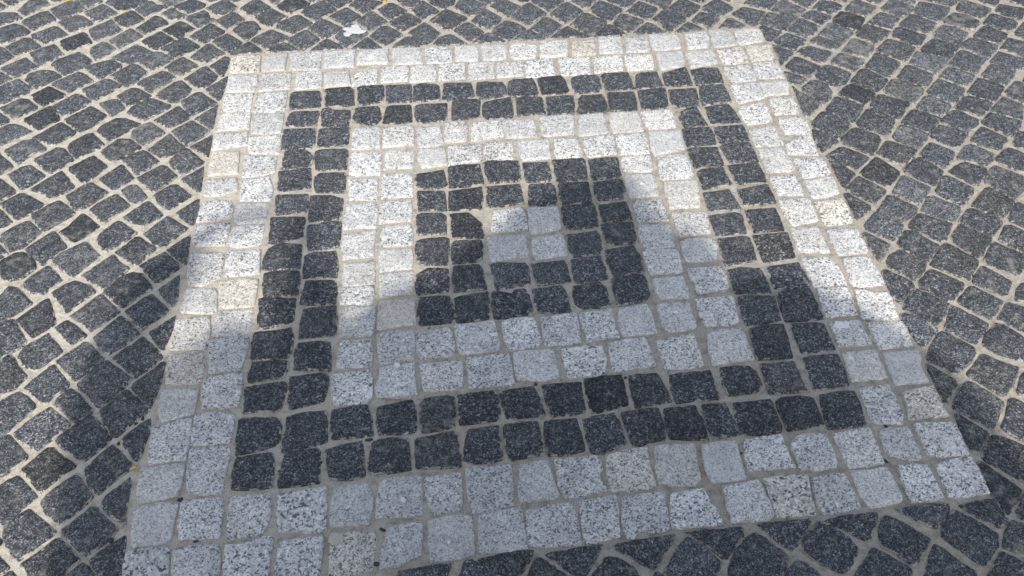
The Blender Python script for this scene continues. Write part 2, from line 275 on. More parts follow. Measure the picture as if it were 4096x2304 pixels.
# ---------------------------------------------------------------- the setts, each outline in millimetres on the ground
# letter: F dark cobble of the pavement, 0-4 band of the inlay; then x,y pairs
STONES = """
4-852,791,-757,791,-763,880,-856,886
4-855,506,-760,505,-762,582,-850,593
4-855,419,-756,431,-763,495,-859,496
4-848,724,-850,694,-763,687,-758,723,-762,772,-852,779
4-852,646,-852,597,-764,586,-766,632,-763,680,-851,688
4-756,849,-754,802,-750,790,-679,787,-678,864,-676,882,-751,873
4-665,785,-569,774,-569,826,-565,880,-669,881
4-561,802,-560,784,-464,779,-463,837,-460,873,-558,879
4-455,789,-356,783,-356,867,-453,866
4-342,775,-247,770,-249,823,-255,860,-342,865
4-236,768,-155,764,-153,811,-165,855,-238,858
4-144,769,-73,760,-69,825,-78,851,-144,853
4-59,758,16,761,21,814,16,845,-60,848
4-755,739,-750,688,-657,688,-656,710,-657,773,-752,779
4-640,681,-561,682,-560,727,-562,767,-640,771
4-551,681,-469,683,-477,734,-478,763,-555,766
4-468,677,-392,679,-389,712,-386,763,-427,762,-460,743,-470,733
4-378,683,-295,684,-291,746,-298,764,-379,762
4-289,677,-212,674,-207,718,-209,765,-284,762
4-202,673,-118,674,-114,759,-196,757
4-112,667,-28,668,-28,714,-25,754,-104,758
4-22,668,62,669,63,714,63,749,-16,747
2-457,440,-458,377,-375,372,-376,406,-373,450,-379,471,-452,474
2-369,376,-280,376,-279,439,-285,465,-367,464
2-270,365,-218,364,-196,375,-201,410,-203,455,-272,453
2-193,380,-181,374,-128,377,-124,441,-132,467,-186,468,-193,459
2-116,405,-115,372,-72,376,-25,385,-25,438,-28,459,-110,459
4-755,613,-755,582,-661,576,-661,645,-663,678,-739,676,-751,667
4-756,525,-751,479,-663,474,-663,519,-664,571,-754,571
4-754,426,-747,392,-662,382,-662,425,-666,469,-755,469
3-650,596,-643,584,-559,585,-556,595,-559,649,-563,666,-639,670,-652,660
3-543,583,-475,580,-455,583,-460,637,-461,659,-474,672,-537,674,-547,670
3-445,576,-368,589,-368,659,-372,671,-431,672,-448,669
3-361,582,-283,578,-285,666,-362,669
3-280,578,-202,574,-198,579,-200,644,-209,657,-255,668,-279,659
3-192,578,-176,566,-107,579,-97,583,-98,616,-103,649,-186,659
3-90,588,-85,566,-62,563,-12,573,1,582,1,620,-7,643,-59,655,-86,653
3-654,518,-652,503,-564,497,-562,533,-557,553,-561,569,-636,573,-648,564
3-554,553,-549,526,-551,491,-509,481,-468,481,-466,527,-467,558,-519,564,-529,576,-549,573
3-460,521,-447,504,-433,482,-392,477,-386,487,-373,511,-377,537,-384,569,-442,571,-452,567
3-367,515,-370,485,-322,479,-284,480,-284,516,-287,563,-342,564,-358,561
3-277,541,-275,504,-269,478,-250,471,-183,478,-181,535,-180,556,-261,560,-274,556
3-170,477,-161,475,-87,477,-85,508,-79,554,-88,566,-145,570,-163,564
3-80,486,-65,469,8,466,13,486,15,548,10,565,-66,553,-73,543
3-659,429,-657,400,-573,395,-564,404,-563,438,-563,487,-658,493
3-556,466,-556,427,-555,398,-487,395,-468,402,-467,441,-465,476,-553,481
431,807,31,765,47,757,106,756,118,808,116,827,66,845,34,843
4122,778,122,754,209,755,219,838,217,845,133,849
4222,753,297,750,307,840,233,837
4309,755,384,751,392,842,317,850
4391,751,470,747,474,789,473,838,405,834
4478,752,505,749,568,753,575,801,572,838,481,843
4587,744,654,748,668,795,668,839,595,829
4669,752,681,745,748,749,746,810,739,836,676,844
4751,760,765,747,836,762,844,804,840,843,754,828
4769,657,835,661,845,683,849,736,770,740
469,702,68,657,156,657,158,703,156,750,70,743
4176,712,176,655,266,650,270,683,275,741,177,747
4281,688,280,654,368,660,375,700,375,741,286,740
4380,687,381,653,462,654,470,694,471,735,385,739
4483,692,481,646,557,654,568,705,570,747,485,739
4578,686,576,646,664,659,666,699,665,735,574,734
4679,680,685,650,758,653,760,699,757,742,678,733
4673,600,685,555,757,562,761,601,756,647,676,640
4672,502,673,455,758,471,761,507,760,550,673,545
4668,398,675,352,751,363,754,408,754,455,669,439
2-21,375,71,374,71,428,67,453,-23,459
285,411,88,376,100,370,178,371,188,450,182,463,88,461
2189,399,190,360,277,365,277,429,273,459,203,457
2287,403,289,363,377,362,379,407,374,452,292,458
2385,401,394,365,473,366,476,411,474,452,380,447
2383,294,387,251,474,269,477,297,480,355,389,356
2292,304,289,267,374,262,379,304,380,357,294,352
36,587,14,564,88,561,96,571,94,609,88,654,21,651,10,641
3105,591,108,559,178,566,189,576,183,632,175,654,115,651,101,647
3201,596,209,557,276,560,288,575,290,630,282,648,222,649,204,640
3299,563,385,563,384,613,380,647,313,650,295,646
3388,563,463,558,475,569,470,608,470,642,419,642,404,633
3481,563,563,558,563,619,560,654,484,629
3573,557,656,558,659,597,658,636,612,642,573,635
326,521,25,474,108,474,106,537,104,554,26,558
3115,510,113,464,194,464,198,543,193,554,117,552
3209,499,199,475,200,459,292,463,291,515,286,547,241,547,225,549,210,530
3296,463,378,453,382,510,383,553,301,552
3392,509,392,456,469,458,475,520,477,558,393,551
3481,498,485,467,507,454,559,458,565,499,569,546,485,545
3572,498,569,456,659,466,657,509,655,553,581,551
3489,409,495,364,563,366,555,411,549,453,530,453,501,438
3574,419,576,374,663,368,655,425,644,458,574,450
3485,320,485,277,569,282,573,325,569,360,487,359
3578,319,579,285,663,285,665,314,664,358,578,358
4763,607,769,567,848,563,848,574,847,619,839,649,778,650,767,646
4763,507,762,481,834,483,846,524,847,551,762,550
4766,428,766,392,781,390,838,388,844,429,844,471,768,469
4766,336,768,302,841,293,847,302,846,342,842,378,791,368,772,381
4755,214,837,204,839,250,839,288,811,287,757,260
4675,256,755,258,754,266,752,304,751,342,672,337
4-853,350,-853,309,-769,309,-774,374,-777,403,-827,413,-852,411
4-854,252,-850,225,-803,224,-764,241,-764,263,-771,295,-854,296
4-855,162,-856,125,-816,124,-766,135,-766,177,-774,199,-798,206,-850,204
4-857,73,-851,37,-773,32,-764,94,-767,115,-855,121
4-854,-35,-846,-91,-812,-106,-768,-78,-766,-7,-776,9,-854,14
4-757,335,-756,294,-734,291,-667,302,-667,334,-667,371,-744,385,-759,382
4-751,197,-668,187,-666,226,-671,253,-681,290,-758,285
4-760,151,-757,106,-678,105,-672,133,-671,183,-755,189
4-762,74,-765,31,-733,20,-678,21,-675,76,-677,101,-757,102
4-761,-27,-757,-79,-671,-78,-676,-25,-677,6,-763,11
3-649,346,-649,313,-577,310,-566,331,-564,355,-575,375,-591,391,-638,396,-647,393
3-654,264,-654,229,-636,223,-563,227,-565,259,-568,309,-658,305
3-653,152,-646,130,-568,134,-568,172,-570,202,-655,207
3-660,43,-658,23,-634,24,-601,36,-573,37,-571,81,-570,113,-585,119,-662,124
3-665,-26,-667,-63,-639,-70,-571,-70,-572,-29,-572,14,-620,23,-641,17,-657,7
3-557,330,-552,298,-516,294,-468,293,-467,367,-474,382,-536,384,-560,378
3-555,240,-550,208,-470,195,-469,252,-473,280,-542,287,-556,271
3-563,146,-563,96,-535,93,-481,95,-474,132,-472,174,-505,190,-555,196,-564,193
3-559,-7,-542,-13,-477,-5,-475,22,-474,82,-492,92,-565,84
3-564,-60,-564,-104,-524,-105,-478,-110,-477,-65,-484,-19,-542,-17,-564,-26
1-279,222,-273,190,-221,184,-191,198,-196,217,-200,262,-278,253
1-188,185,-144,184,-93,192,-97,228,-100,273,-157,275,-188,270
1-87,235,-76,190,-4,190,8,198,9,238,9,275,-78,285,-88,276
1-275,105,-197,97,-199,139,-203,174,-268,181,-274,177
1-192,96,-106,90,-100,136,-100,179,-189,172
1-91,97,-48,96,8,103,6,146,4,181,-88,178
1-279,16,-201,8,-201,76,-212,90,-264,96,-278,89
1-189,26,-185,-6,-104,-15,-108,17,-109,42,-127,64,-141,82,-164,84,-189,83
1-283,-45,-275,-87,-240,-95,-202,-99,-198,-51,-196,-8,-210,1,-265,-1,-282,-11
1-193,-74,-189,-97,-131,-96,-117,-86,-111,-41,-116,-21,-182,-18,-191,-32
1-285,-156,-282,-191,-203,-186,-202,-150,-203,-110,-254,-105,-281,-124
1-194,-151,-190,-191,-110,-189,-116,-160,-117,-123,-126,-104,-189,-104
2-457,324,-461,274,-446,263,-374,259,-372,309,-372,356,-443,369,-458,366
2-363,327,-365,276,-350,284,-284,276,-280,322,-283,350,-360,364
2-271,316,-260,273,-190,279,-192,316,-194,354,-267,358
2-188,274,-154,280,-93,286,-91,323,-89,357,-184,363
2-85,323,-77,286,-4,277,-3,313,-1,361,-76,365
2-459,207,-457,168,-382,159,-382,207,-380,246,-463,251
2-373,206,-373,163,-286,161,-285,218,-290,254,-350,265,-368,263
2-470,102,-471,54,-437,58,-383,52,-378,117,-385,155,-463,151
2-375,108,-375,67,-293,70,-289,99,-291,153,-376,150
2-471,-5,-466,-52,-387,-49,-388,-7,-383,44,-470,38
2-372,19,-371,-16,-291,-21,-288,10,-293,58,-366,54
2-463,-140,-446,-147,-383,-142,-384,-105,-384,-64,-463,-63
2-376,-58,-373,-103,-292,-101,-289,-60,-291,-33,-377,-23
212,331,15,302,19,273,98,274,103,349,101,359,15,364
2112,314,113,272,180,269,187,277,187,320,184,349,117,357
2291,224,292,192,369,188,373,224,374,260,294,260
2387,204,385,150,463,150,475,162,477,216,476,253,396,251
2286,140,289,92,368,92,372,143,368,183,291,188
2386,81,386,39,466,35,478,114,476,140,390,141
2295,45,292,-3,375,-4,374,37,371,79,294,87
2388,-26,391,-65,471,-62,475,-24,480,20,387,26
2287,-62,296,-105,371,-102,374,-48,374,-20,294,-11
2384,-119,390,-156,461,-157,473,-128,478,-95,463,-77,410,-75,390,-81
2286,-145,292,-186,372,-187,373,-144,375,-110,335,-105,284,-108
2387,-218,394,-257,458,-257,471,-248,473,-206,472,-177,386,-174
012,24,14,-16,94,-5,95,47,93,81,18,81,15,77
011,-70,16,-104,99,-98,98,-64,94,-25,13,-28
121,232,20,188,28,182,90,180,92,220,90,261,18,264
1104,223,102,178,188,177,190,213,193,258,185,264,103,268
1202,216,199,172,283,175,281,198,285,243,282,262,215,260,202,257
124,148,19,89,90,85,96,110,96,153,89,171,30,173
1104,126,110,83,163,85,187,91,187,129,189,168,107,173
1200,119,207,89,271,90,281,132,282,171,200,163
1103,22,108,-7,149,-11,190,-4,193,36,193,74,186,87,162,81,104,79
1201,52,204,11,215,10,280,6,280,39,276,81,202,77
1201,-45,207,-76,279,-76,281,-34,282,2,220,5,196,0
1105,-73,111,-107,186,-101,189,-51,185,-19,105,-26
1192,-120,195,-150,201,-180,280,-174,277,-118,267,-83,194,-90
1103,-147,105,-194,189,-189,185,-145,180,-107,105,-114
18,-152,15,-192,95,-186,93,-146,89,-112,20,-116,6,-118
3483,229,486,188,569,192,568,238,567,271,496,274,483,271
3582,232,586,199,666,194,666,260,659,279,587,278,576,270
3489,147,487,100,570,112,564,148,561,184,503,181,488,170
3581,142,585,111,665,106,665,149,662,190,653,191,578,190
3486,57,483,20,574,14,563,61,557,96,485,91
3483,-32,482,-71,562,-72,565,-30,566,-2,554,7,480,4
3482,-125,480,-177,562,-168,564,-131,564,-89,546,-83,484,-84
3482,-235,482,-267,569,-276,567,-227,563,-194,514,-185,482,-192
4762,165,765,117,827,118,844,125,845,156,845,192,778,199,761,192
4766,72,766,35,808,38,842,47,846,76,846,119,763,107
4769,-20,767,-52,768,-68,840,-64,845,-16,843,30,765,22
4764,-138,767,-172,838,-172,846,-158,845,-123,843,-88,792,-79,763,-83
4769,-223,766,-270,787,-279,841,-278,847,-259,844,-217,837,-183,771,-183
4674,198,675,148,738,146,756,157,751,203,747,250,677,254
4678,95,679,57,750,49,749,96,749,135,677,135
4676,-22,688,-59,757,-47,759,-7,758,39,674,40
4672,-112,672,-150,748,-162,749,-117,748,-66,674,-69
4671,-224,674,-267,753,-268,757,-258,758,-208,739,-172,672,-169
3578,-27,580,-71,659,-72,660,-28,658,13,579,10
3576,-128,576,-177,661,-168,663,-123,665,-80,574,-82
3579,-224,579,-263,647,-267,667,-262,666,-223,662,-183,576,-188
4-852,-152,-850,-183,-813,-190,-774,-198,-762,-189,-769,-133,-777,-115,-825,-106,-846,-104
4-859,-265,-857,-297,-817,-298,-775,-303,-769,-287,-769,-249,-778,-202,-831,-203,-857,-204
4-855,-354,-849,-394,-819,-397,-777,-402,-769,-393,-771,-345,-773,-310,-801,-304,-833,-310,-855,-311
4-854,-432,-852,-466,-842,-498,-820,-495,-791,-487,-774,-480,-773,-452,-774,-414,-817,-413,-855,-409
4-765,-137,-757,-180,-710,-185,-674,-182,-673,-140,-672,-97,-718,-88,-768,-94
4-763,-230,-760,-269,-718,-270,-676,-265,-674,-233,-676,-189,-715,-188,-761,-192
4-762,-333,-759,-376,-718,-372,-683,-375,-679,-345,-674,-304,-677,-275,-712,-275,-768,-275
4-764,-430,-761,-467,-701,-474,-679,-473,-676,-421,-680,-379,-724,-383,-765,-388
3-662,-193,-660,-234,-653,-258,-605,-250,-575,-240,-575,-209,-575,-168,-649,-160,-665,-165
3-556,-142,-565,-162,-563,-190,-518,-195,-477,-196,-473,-158,-477,-114,-555,-113
3-559,-251,-561,-294,-520,-295,-472,-293,-472,-241,-476,-203,-531,-204,-554,-208
3-668,-299,-665,-349,-631,-352,-580,-348,-574,-334,-572,-290,-579,-260,-604,-264,-667,-264
3-566,-335,-564,-385,-520,-389,-478,-397,-482,-356,-484,-315,-505,-306,-560,-307
3-665,-380,-664,-407,-654,-411,-628,-405,-585,-406,-580,-386,-576,-365,-587,-355,-663,-353
3-571,-452,-568,-493,-533,-488,-491,-478,-485,-447,-485,-408,-500,-400,-570,-405
3-375,-544,-368,-577,-314,-580,-291,-577,-288,-555,-290,-510,-297,-492,-352,-501,-373,-505
3-281,-542,-277,-581,-240,-579,-207,-572,-205,-533,-204,-496,-213,-489,-268,-492,-280,-500
3-198,-534,-195,-570,-141,-568,-110,-565,-106,-538,-108,-503,-116,-488,-167,-491,-196,-494
1-281,-244,-276,-285,-233,-286,-194,-284,-191,-264,-197,-223,-206,-201,-256,-199,-275,-200
1-190,-244,-189,-287,-148,-285,-112,-282,-108,-232,-108,-197,-151,-200,-193,-206
2-464,-173,-466,-201,-432,-204,-390,-209,-385,-178,-386,-146,-463,-148
2-466,-261,-462,-301,-424,-305,-386,-306,-381,-257,-382,-216,-419,-212,-432,-205,-458,-208
2-376,-248,-378,-290,-312,-284,-284,-281,-286,-237,-285,-203,-327,-198,-369,-197,-374,-207
2-465,-358,-466,-392,-421,-393,-387,-394,-385,-348,-388,-312,-424,-312,-462,-308
2-373,-355,-367,-390,-315,-389,-291,-389,-287,-329,-294,-299,-353,-296,-376,-304
2-285,-352,-278,-384,-243,-384,-201,-383,-197,-348,-201,-313,-210,-298,-272,-308,-285,-320
2-192,-343,-184,-381,-139,-383,-99,-381,-92,-359,-99,-317,-102,-290,-195,-294
2-475,-465,-466,-492,-430,-493,-392,-491,-383,-463,-386,-430,-392,-403,-438,-404,-482,-405
2-369,-423,-379,-452,-376,-478,-309,-488,-285,-482,-291,-425,-288,-392,-328,-394,-370,-399
2-272,-448,-270,-472,-208,-478,-183,-469,-181,-425,-182,-394,-234,-398,-281,-399
2-170,-453,-174,-479,-99,-478,-70,-478,-70,-424,-74,-390,-129,-390,-174,-392
11,-250,9,-278,74,-285,85,-279,78,-218,70,-196,-2,-202
195,-233,96,-261,112,-276,154,-277,181,-270,177,-214,164,-195,129,-198,99,-202
3-100,-533,-93,-564,-23,-566,-10,-559,-21,-504,-29,-485,-82,-488,-107,-492
3-4,-525,0,-568,59,-569,81,-565,78,-522,81,-482,35,-483,-9,-484
386,-529,90,-569,107,-568,144,-561,173,-555,172,-509,172,-476,128,-475,86,-479
3185,-528,186,-565,239,-559,269,-556,258,-503,250,-479,206,-477,186,-481
3273,-525,275,-563,323,-559,373,-562,371,-521,370,-482,316,-482,276,-484
3388,-520,392,-555,433,-553,460,-550,475,-532,472,-499,457,-479,428,-476,393,-479
2288,-328,295,-368,352,-365,367,-356,366,-323,365,-283,311,-277,286,-281
2382,-322,387,-359,452,-362,470,-354,471,-321,475,-274,382,-274
2190,-325,191,-367,239,-369,272,-366,271,-307,264,-275,195,-282
2102,-328,108,-377,150,-369,185,-370,180,-324,179,-283,100,-288
28,-331,11,-376,60,-378,95,-375,95,-324,95,-285,10,-293
2-83,-341,-71,-384,-28,-379,3,-373,0,-331,-6,-290,-60,-288,-84,-295
2-65,-425,-63,-464,-1,-473,34,-465,29,-425,29,-388,-14,-387,-64,-388
249,-427,51,-470,109,-476,139,-470,143,-431,142,-390,97,-386,44,-390
2154,-423,152,-465,209,-462,252,-458,248,-414,243,-376,194,-377,155,-385
2268,-429,270,-469,318,-474,358,-469,357,-419,355,-375,300,-382,263,-387
2378,-440,380,-471,444,-466,477,-463,473,-419,473,-371,424,-372,385,-378
4674,-323,674,-363,719,-361,748,-361,751,-307,751,-276,678,-272
4675,-415,674,-450,732,-450,753,-449,749,-410,747,-377,675,-376
4674,-502,671,-546,711,-544,754,-546,754,-501,755,-464,675,-468
4680,-605,679,-646,683,-655,739,-663,751,-637,750,-589,749,-560,680,-562
4760,-332,756,-375,795,-382,839,-387,846,-318,843,-300,804,-299,791,-284,766,-285
4763,-428,762,-465,803,-463,840,-464,846,-411,843,-391,762,-386
4763,-529,762,-564,801,-565,837,-566,834,-519,847,-499,849,-474,766,-475
4765,-619,759,-654,802,-653,844,-655,842,-613,842,-573,770,-583
3576,-319,575,-366,626,-368,668,-366,666,-315,661,-273,621,-273,581,-275
3585,-418,586,-459,624,-457,665,-455,663,-420,662,-378,624,-374,586,-373
3582,-510,581,-560,621,-558,663,-554,667,-501,666,-467,626,-466,583,-468
3584,-620,580,-660,623,-659,663,-658,669,-609,670,-569,630,-568,589,-572
3484,-420,481,-466,525,-468,563,-469,567,-410,569,-371,528,-370,487,-379
3484,-518,482,-561,523,-560,566,-561,564,-520,562,-478,522,-480,485,-479
3492,-619,495,-655,543,-651,578,-647,576,-614,574,-577,544,-571,508,-570,490,-582
4-857,-526,-857,-561,-850,-601,-832,-600,-799,-598,-772,-596,-772,-548,-775,-498,-788,-491,-837,-503,-860,-509
4-864,-635,-864,-658,-854,-691,-817,-687,-776,-681,-774,-642,-774,-608,-791,-604,-831,-608,-864,-610
4-857,-750,-849,-783,-810,-787,-776,-779,-775,-730,-773,-701,-796,-694,-827,-693,-863,-700
4-859,-827,-853,-857,-766,-862,-772,-828,-775,-797,-785,-789,-820,-790,-858,-793
4-767,-627,-760,-676,-719,-685,-686,-683,-686,-648,-681,-597,-687,-570,-735,-570,-769,-572
4-767,-742,-759,-778,-716,-780,-680,-781,-681,-758,-681,-722,-685,-693,-740,-692,-768,-694
4-764,-836,-756,-865,-669,-871,-671,-838,-675,-807,-683,-795,-725,-793,-767,-795
4-669,-747,-664,-787,-631,-786,-599,-785,-586,-758,-584,-732,-588,-693,-630,-691,-670,-692
4-665,-832,-660,-874,-575,-880,-577,-836,-574,-805,-577,-789,-594,-787,-604,-793,-629,-800,-667,-798
3-671,-642,-669,-677,-620,-682,-587,-681,-587,-625,-594,-598,-640,-601,-669,-603
3-569,-627,-574,-647,-575,-682,-524,-682,-489,-680,-492,-629,-493,-603,-501,-594,-530,-596,-569,-603
3-475,-644,-470,-670,-454,-676,-425,-679,-396,-675,-399,-618,-404,-585,-450,-594,-480,-602
3-388,-627,-394,-662,-380,-671,-335,-671,-301,-669,-305,-622,-307,-590,-358,-585,-381,-593
3-292,-629,-290,-665,-234,-671,-198,-672,-197,-646,-203,-595,-212,-580,-249,-588,-291,-594
3-188,-621,-195,-659,-177,-666,-132,-668,-111,-662,-111,-599,-114,-580,-149,-581,-179,-584
4-570,-745,-565,-781,-500,-790,-470,-788,-473,-731,-475,-689,-535,-693,-574,-697
4-466,-744,-462,-782,-421,-781,-387,-782,-381,-752,-379,-721,-389,-690,-424,-689,-460,-693
4-372,-729,-372,-770,-313,-773,-279,-772,-280,-726,-281,-684,-335,-681,-364,-688
4-273,-722,-267,-752,-259,-774,-227,-770,-200,-770,-200,-722,-198,-684,-234,-686,-275,-689
4-189,-711,-186,-748,-179,-779,-140,-775,-95,-769,-92,-700,-94,-674,-155,-673,-189,-675
4-565,-849,-566,-881,-480,-890,-475,-829,-476,-799,-527,-799,-561,-802
4-461,-843,-461,-889,-449,-893,-408,-879,-377,-878,-371,-830,-369,-800,-410,-792,-427,-795,-459,-803
4-354,-820,-362,-846,-364,-877,-325,-874,-304,-863,-285,-858,-282,-820,-281,-786,-314,-787,-350,-793
4-269,-833,-266,-873,-210,-872,-182,-866,-181,-819,-184,-784,-227,-779,-270,-785
4-173,-827,-174,-865,-115,-866,-78,-863,-80,-810,-83,-775,-129,-775,-168,-781
4-79,-709,-85,-733,-84,-765,-44,-764,-7,-763,-3,-754,-15,-698,-18,-672,-46,-674,-78,-681
4-2,-704,-3,-734,9,-765,56,-760,94,-756,93,-744,82,-730,83,-713,92,-709,92,-693,84,-674,45,-676,-3,-673
4100,-719,98,-756,128,-762,178,-760,194,-754,191,-698,194,-662,144,-667,104,-676
4200,-712,201,-752,234,-758,275,-762,287,-751,289,-708,294,-667,254,-663,210,-661
4302,-722,307,-758,345,-759,379,-758,379,-696,380,-668,345,-667,305,-671
4-78,-818,-76,-859,-44,-864,-12,-863,27,-867,27,-809,23,-773,-34,-775,-72,-781
434,-805,33,-840,36,-868,73,-860,103,-858,109,-808,110,-767,76,-769,36,-772
4113,-825,116,-860,132,-864,138,-853,152,-847,164,-855,203,-852,207,-811,209,-768,164,-770,122,-773
4211,-811,208,-850,229,-852,268,-852,309,-851,307,-832,294,-795,289,-771,253,-772,221,-776
4326,-811,324,-850,398,-851,413,-843,409,-795,403,-762,366,-766,325,-769
3-103,-627,-93,-667,-56,-663,-22,-661,-24,-619,-29,-577,-71,-576,-102,-578
3-18,-608,-17,-638,-15,-664,26,-666,63,-659,60,-616,56,-578,18,-577,-15,-576
4389,-713,388,-741,436,-741,487,-743,482,-722,479,-694,479,-662,441,-663,399,-667
4492,-718,493,-746,530,-753,572,-749,575,-698,570,-668,539,-665,509,-670,492,-690
4588,-699,591,-733,593,-754,629,-753,669,-751,669,-694,669,-662,627,-666,586,-670
4682,-696,682,-722,687,-738,735,-751,748,-747,752,-737,750,-695,750,-671,714,-667,684,-672
4763,-715,765,-743,797,-749,848,-749,850,-697,847,-670,804,-665,764,-664
4415,-815,416,-848,456,-847,495,-849,499,-792,505,-760,460,-758,413,-758
4503,-828,507,-850,547,-849,589,-842,584,-793,581,-763,542,-764,509,-768
4596,-816,605,-846,637,-842,670,-838,675,-829,674,-785,668,-759,626,-762,593,-759
4688,-813,688,-842,714,-842,759,-842,757,-793,755,-763,727,-760,691,-759
4769,-807,768,-840,804,-839,852,-837,853,-795,850,-754,811,-756,772,-762
2196,301,201,268,284,272,287,329,286,358,201,354
0-86,11,-75,2,10,4,6,53,1,87,-77,83
0-99,-62,-96,-103,-63,-99,0,-91,2,-42,0,-10,-98,-11
3579,55,580,26,667,29,666,66,665,105,578,93
3-659,-119,-655,-158,-570,-160,-572,-143,-569,-103,-574,-77,-641,-73,-660,-79
3-674,-558,-670,-598,-618,-588,-587,-580,-579,-567,-579,-535,-591,-511,-638,-506,-673,-506
2-372,-157,-372,-192,-348,-184,-290,-183,-290,-159,-289,-108,-376,-110
2293,-234,297,-265,370,-270,373,-235,370,-196,292,-198
3-473,-539,-469,-578,-425,-579,-379,-576,-384,-537,-387,-512,-395,-497,-423,-497,-470,-503
3-670,-422,-665,-492,-656,-492,-627,-490,-585,-494,-580,-460,-576,-425,-581,-416,-620,-418,-663,-422
1-103,-243,-101,-284,-76,-286,-18,-279,-7,-270,-12,-215,-20,-196,-47,-200,-53,-210,-89,-196,-100,-198
3483,-323,482,-366,534,-364,567,-358,570,-312,572,-285,506,-277,484,-279
1-92,-155,-89,-195,-9,-186,-3,-179,-3,-128,-10,-113,-83,-105,-96,-107
1193,-230,196,-275,249,-270,277,-260,280,-204,274,-178,206,-181,194,-191
371,-639,76,-666,98,-671,123,-660,152,-650,147,-609,144,-573,106,-574,67,-582
4-771,-526,-769,-564,-724,-566,-684,-562,-683,-524,-683,-491,-735,-480,-771,-480
3-567,-542,-574,-568,-573,-600,-542,-595,-503,-589,-478,-583,-481,-534,-485,-503,-537,-503,-571,-511
3159,-621,165,-656,182,-661,202,-652,235,-650,238,-602,235,-571,197,-570,153,-576
3388,-654,436,-659,481,-656,486,-640,484,-604,481,-573,447,-575,399,-573
3244,-619,245,-649,290,-656,326,-660,324,-646,325,-605,318,-593,318,-571,284,-573,246,-575
3329,-606,329,-628,336,-658,360,-655,385,-655,389,-623,385,-589,383,-569,330,-572
F293,-960,312,-966,390,-970,407,-946,416,-925,403,-910,384,-886,363,-870,341,-886,319,-907,299,-935
F207,-893,185,-918,172,-940,179,-953,263,-962,284,-936,288,-928,269,-902,249,-877,234,-869
F446,-923,472,-948,492,-963,506,-970,520,-965,545,-942,554,-923,541,-899,517,-874,495,-863,472,-881,454,-897
F729,-929,746,-948,766,-977,778,-982,791,-972,822,-947,831,-921,792,-883,769,-864,757,-872,734,-896,720,-915
F598,-925,613,-935,630,-952,642,-971,656,-961,681,-938,696,-921,677,-899,648,-873,630,-862,617,-875,606,-892
F-1046,-386,-1023,-403,-993,-441,-983,-442,-962,-418,-940,-394,-928,-371,-969,-336,-996,-312,-1009,-321,-1031,-345,-1051,-373
F-1053,-533,-1020,-557,-994,-578,-984,-577,-969,-560,-950,-540,-942,-525,-957,-507,-977,-483,-997,-464,-1019,-473,-1043,-498,-1063,-518
F-993,-743,-972,-762,-946,-789,-937,-795,-917,-781,-895,-762,-884,-745,-893,-735,-918,-713,-938,-692,-950,-688,-960,-700,-981,-721,-999,-736
F-1027,-841,-978,-841,-966,-820,-952,-809,-944,-801,-973,-773,-995,-752,-1004,-749,-1024,-770,-1045,-786,-1061,-798
F-1045,-689,-1023,-708,-1007,-721,-1003,-721,-981,-702,-960,-680,-950,-666,-968,-645,-987,-620,-999,-609,-1018,-622,-1040,-640,-1053,-656,-1057,-668
F861,-637,898,-671,917,-692,929,-688,972,-640,975,-629,934,-579,920,-572,898,-584,871,-619
F856,-506,879,-523,903,-550,910,-550,953,-519,977,-494,977,-482,928,-429,911,-434,873,-477,860,-497
F-1112,-734,-1106,-748,-1086,-773,-1071,-790,-1065,-791,-1048,-777,-1028,-756,-1010,-742,-1008,-735,-1034,-716,-1062,-692,-1075,-681,-1085,-685,-1103,-700,-1115,-715
F-966,-489,-941,-522,-931,-525,-917,-510,-903,-490,-878,-470,-878,-458,-910,-426,-929,-404,-937,-400,-961,-424,-983,-453
F91,-882,114,-897,139,-917,154,-928,159,-926,183,-898,207,-873,212,-862,147,-867,110,-868,86,-872
F-976,-619,-965,-638,-951,-654,-940,-663,-928,-646,-910,-628,-887,-610,-879,-600,-896,-586,-922,-557,-939,-542,-957,-564,-978,-590,-983,-600
F874,-767,896,-785,919,-809,937,-828,976,-747,956,-729,931,-713,914,-709,886,-735,870,-756
F516,-990,628,-997,638,-975,616,-955,594,-936,581,-926,555,-952,533,-971
F-150,-907,-123,-923,-99,-917,-85,-900,-71,-880,-67,-867,-98,-866,-139,-869,-176,-874
F929,-558,951,-584,975,-612,985,-616,1013,-593,1049,-553,1051,-544,1026,-530,991,-502,981,-501,953,-531,928,-549
F-970,-321,-945,-345,-926,-368,-914,-369,-900,-353,-875,-327,-869,-315,-889,-288,-916,-259,-929,-248,-956,-275,-987,-306
F-44,-882,-25,-897,-6,-914,8,-931,25,-928,46,-902,64,-877,67,-868,29,-871,-14,-874,-48,-875
F-1137,-516,-1124,-523,-1096,-542,-1088,-537,-1069,-515,-1048,-495,-1040,-482,-1084,-444,-1097,-431,-1117,-446,-1139,-466,-1163,-492
F-1097,-607,-1069,-637,-1061,-646,-1044,-625,-1022,-604,-1003,-591,-1007,-582,-1045,-555,-1063,-537,-1079,-538,-1105,-570,-1117,-584
F-1162,-628,-1142,-698,-1128,-702,-1119,-710,-1106,-702,-1091,-679,-1074,-662,-1065,-653,-1089,-630,-1111,-605,-1122,-597,-1138,-605,-1152,-619
F660,-1004,747,-1009,757,-993,736,-974,715,-943,701,-929,671,-967,648,-999
F254,-875,274,-898,290,-919,298,-922,321,-898,342,-873,346,-859,300,-860,266,-858,229,-859
F998,-481,1017,-504,1052,-526,1079,-532,1102,-485,1096,-460,1069,-425,1056,-420,1019,-446,998,-474
F-1009,-139,-993,-154,-988,-151,-969,-129,-937,-104,-933,-94,-963,-47,-992,-37,-1016,-49,-1033,-72,-1054,-99
F862,-363,885,-385,915,-411,923,-408,952,-382,974,-355,919,-299,905,-302,882,-325,861,-353
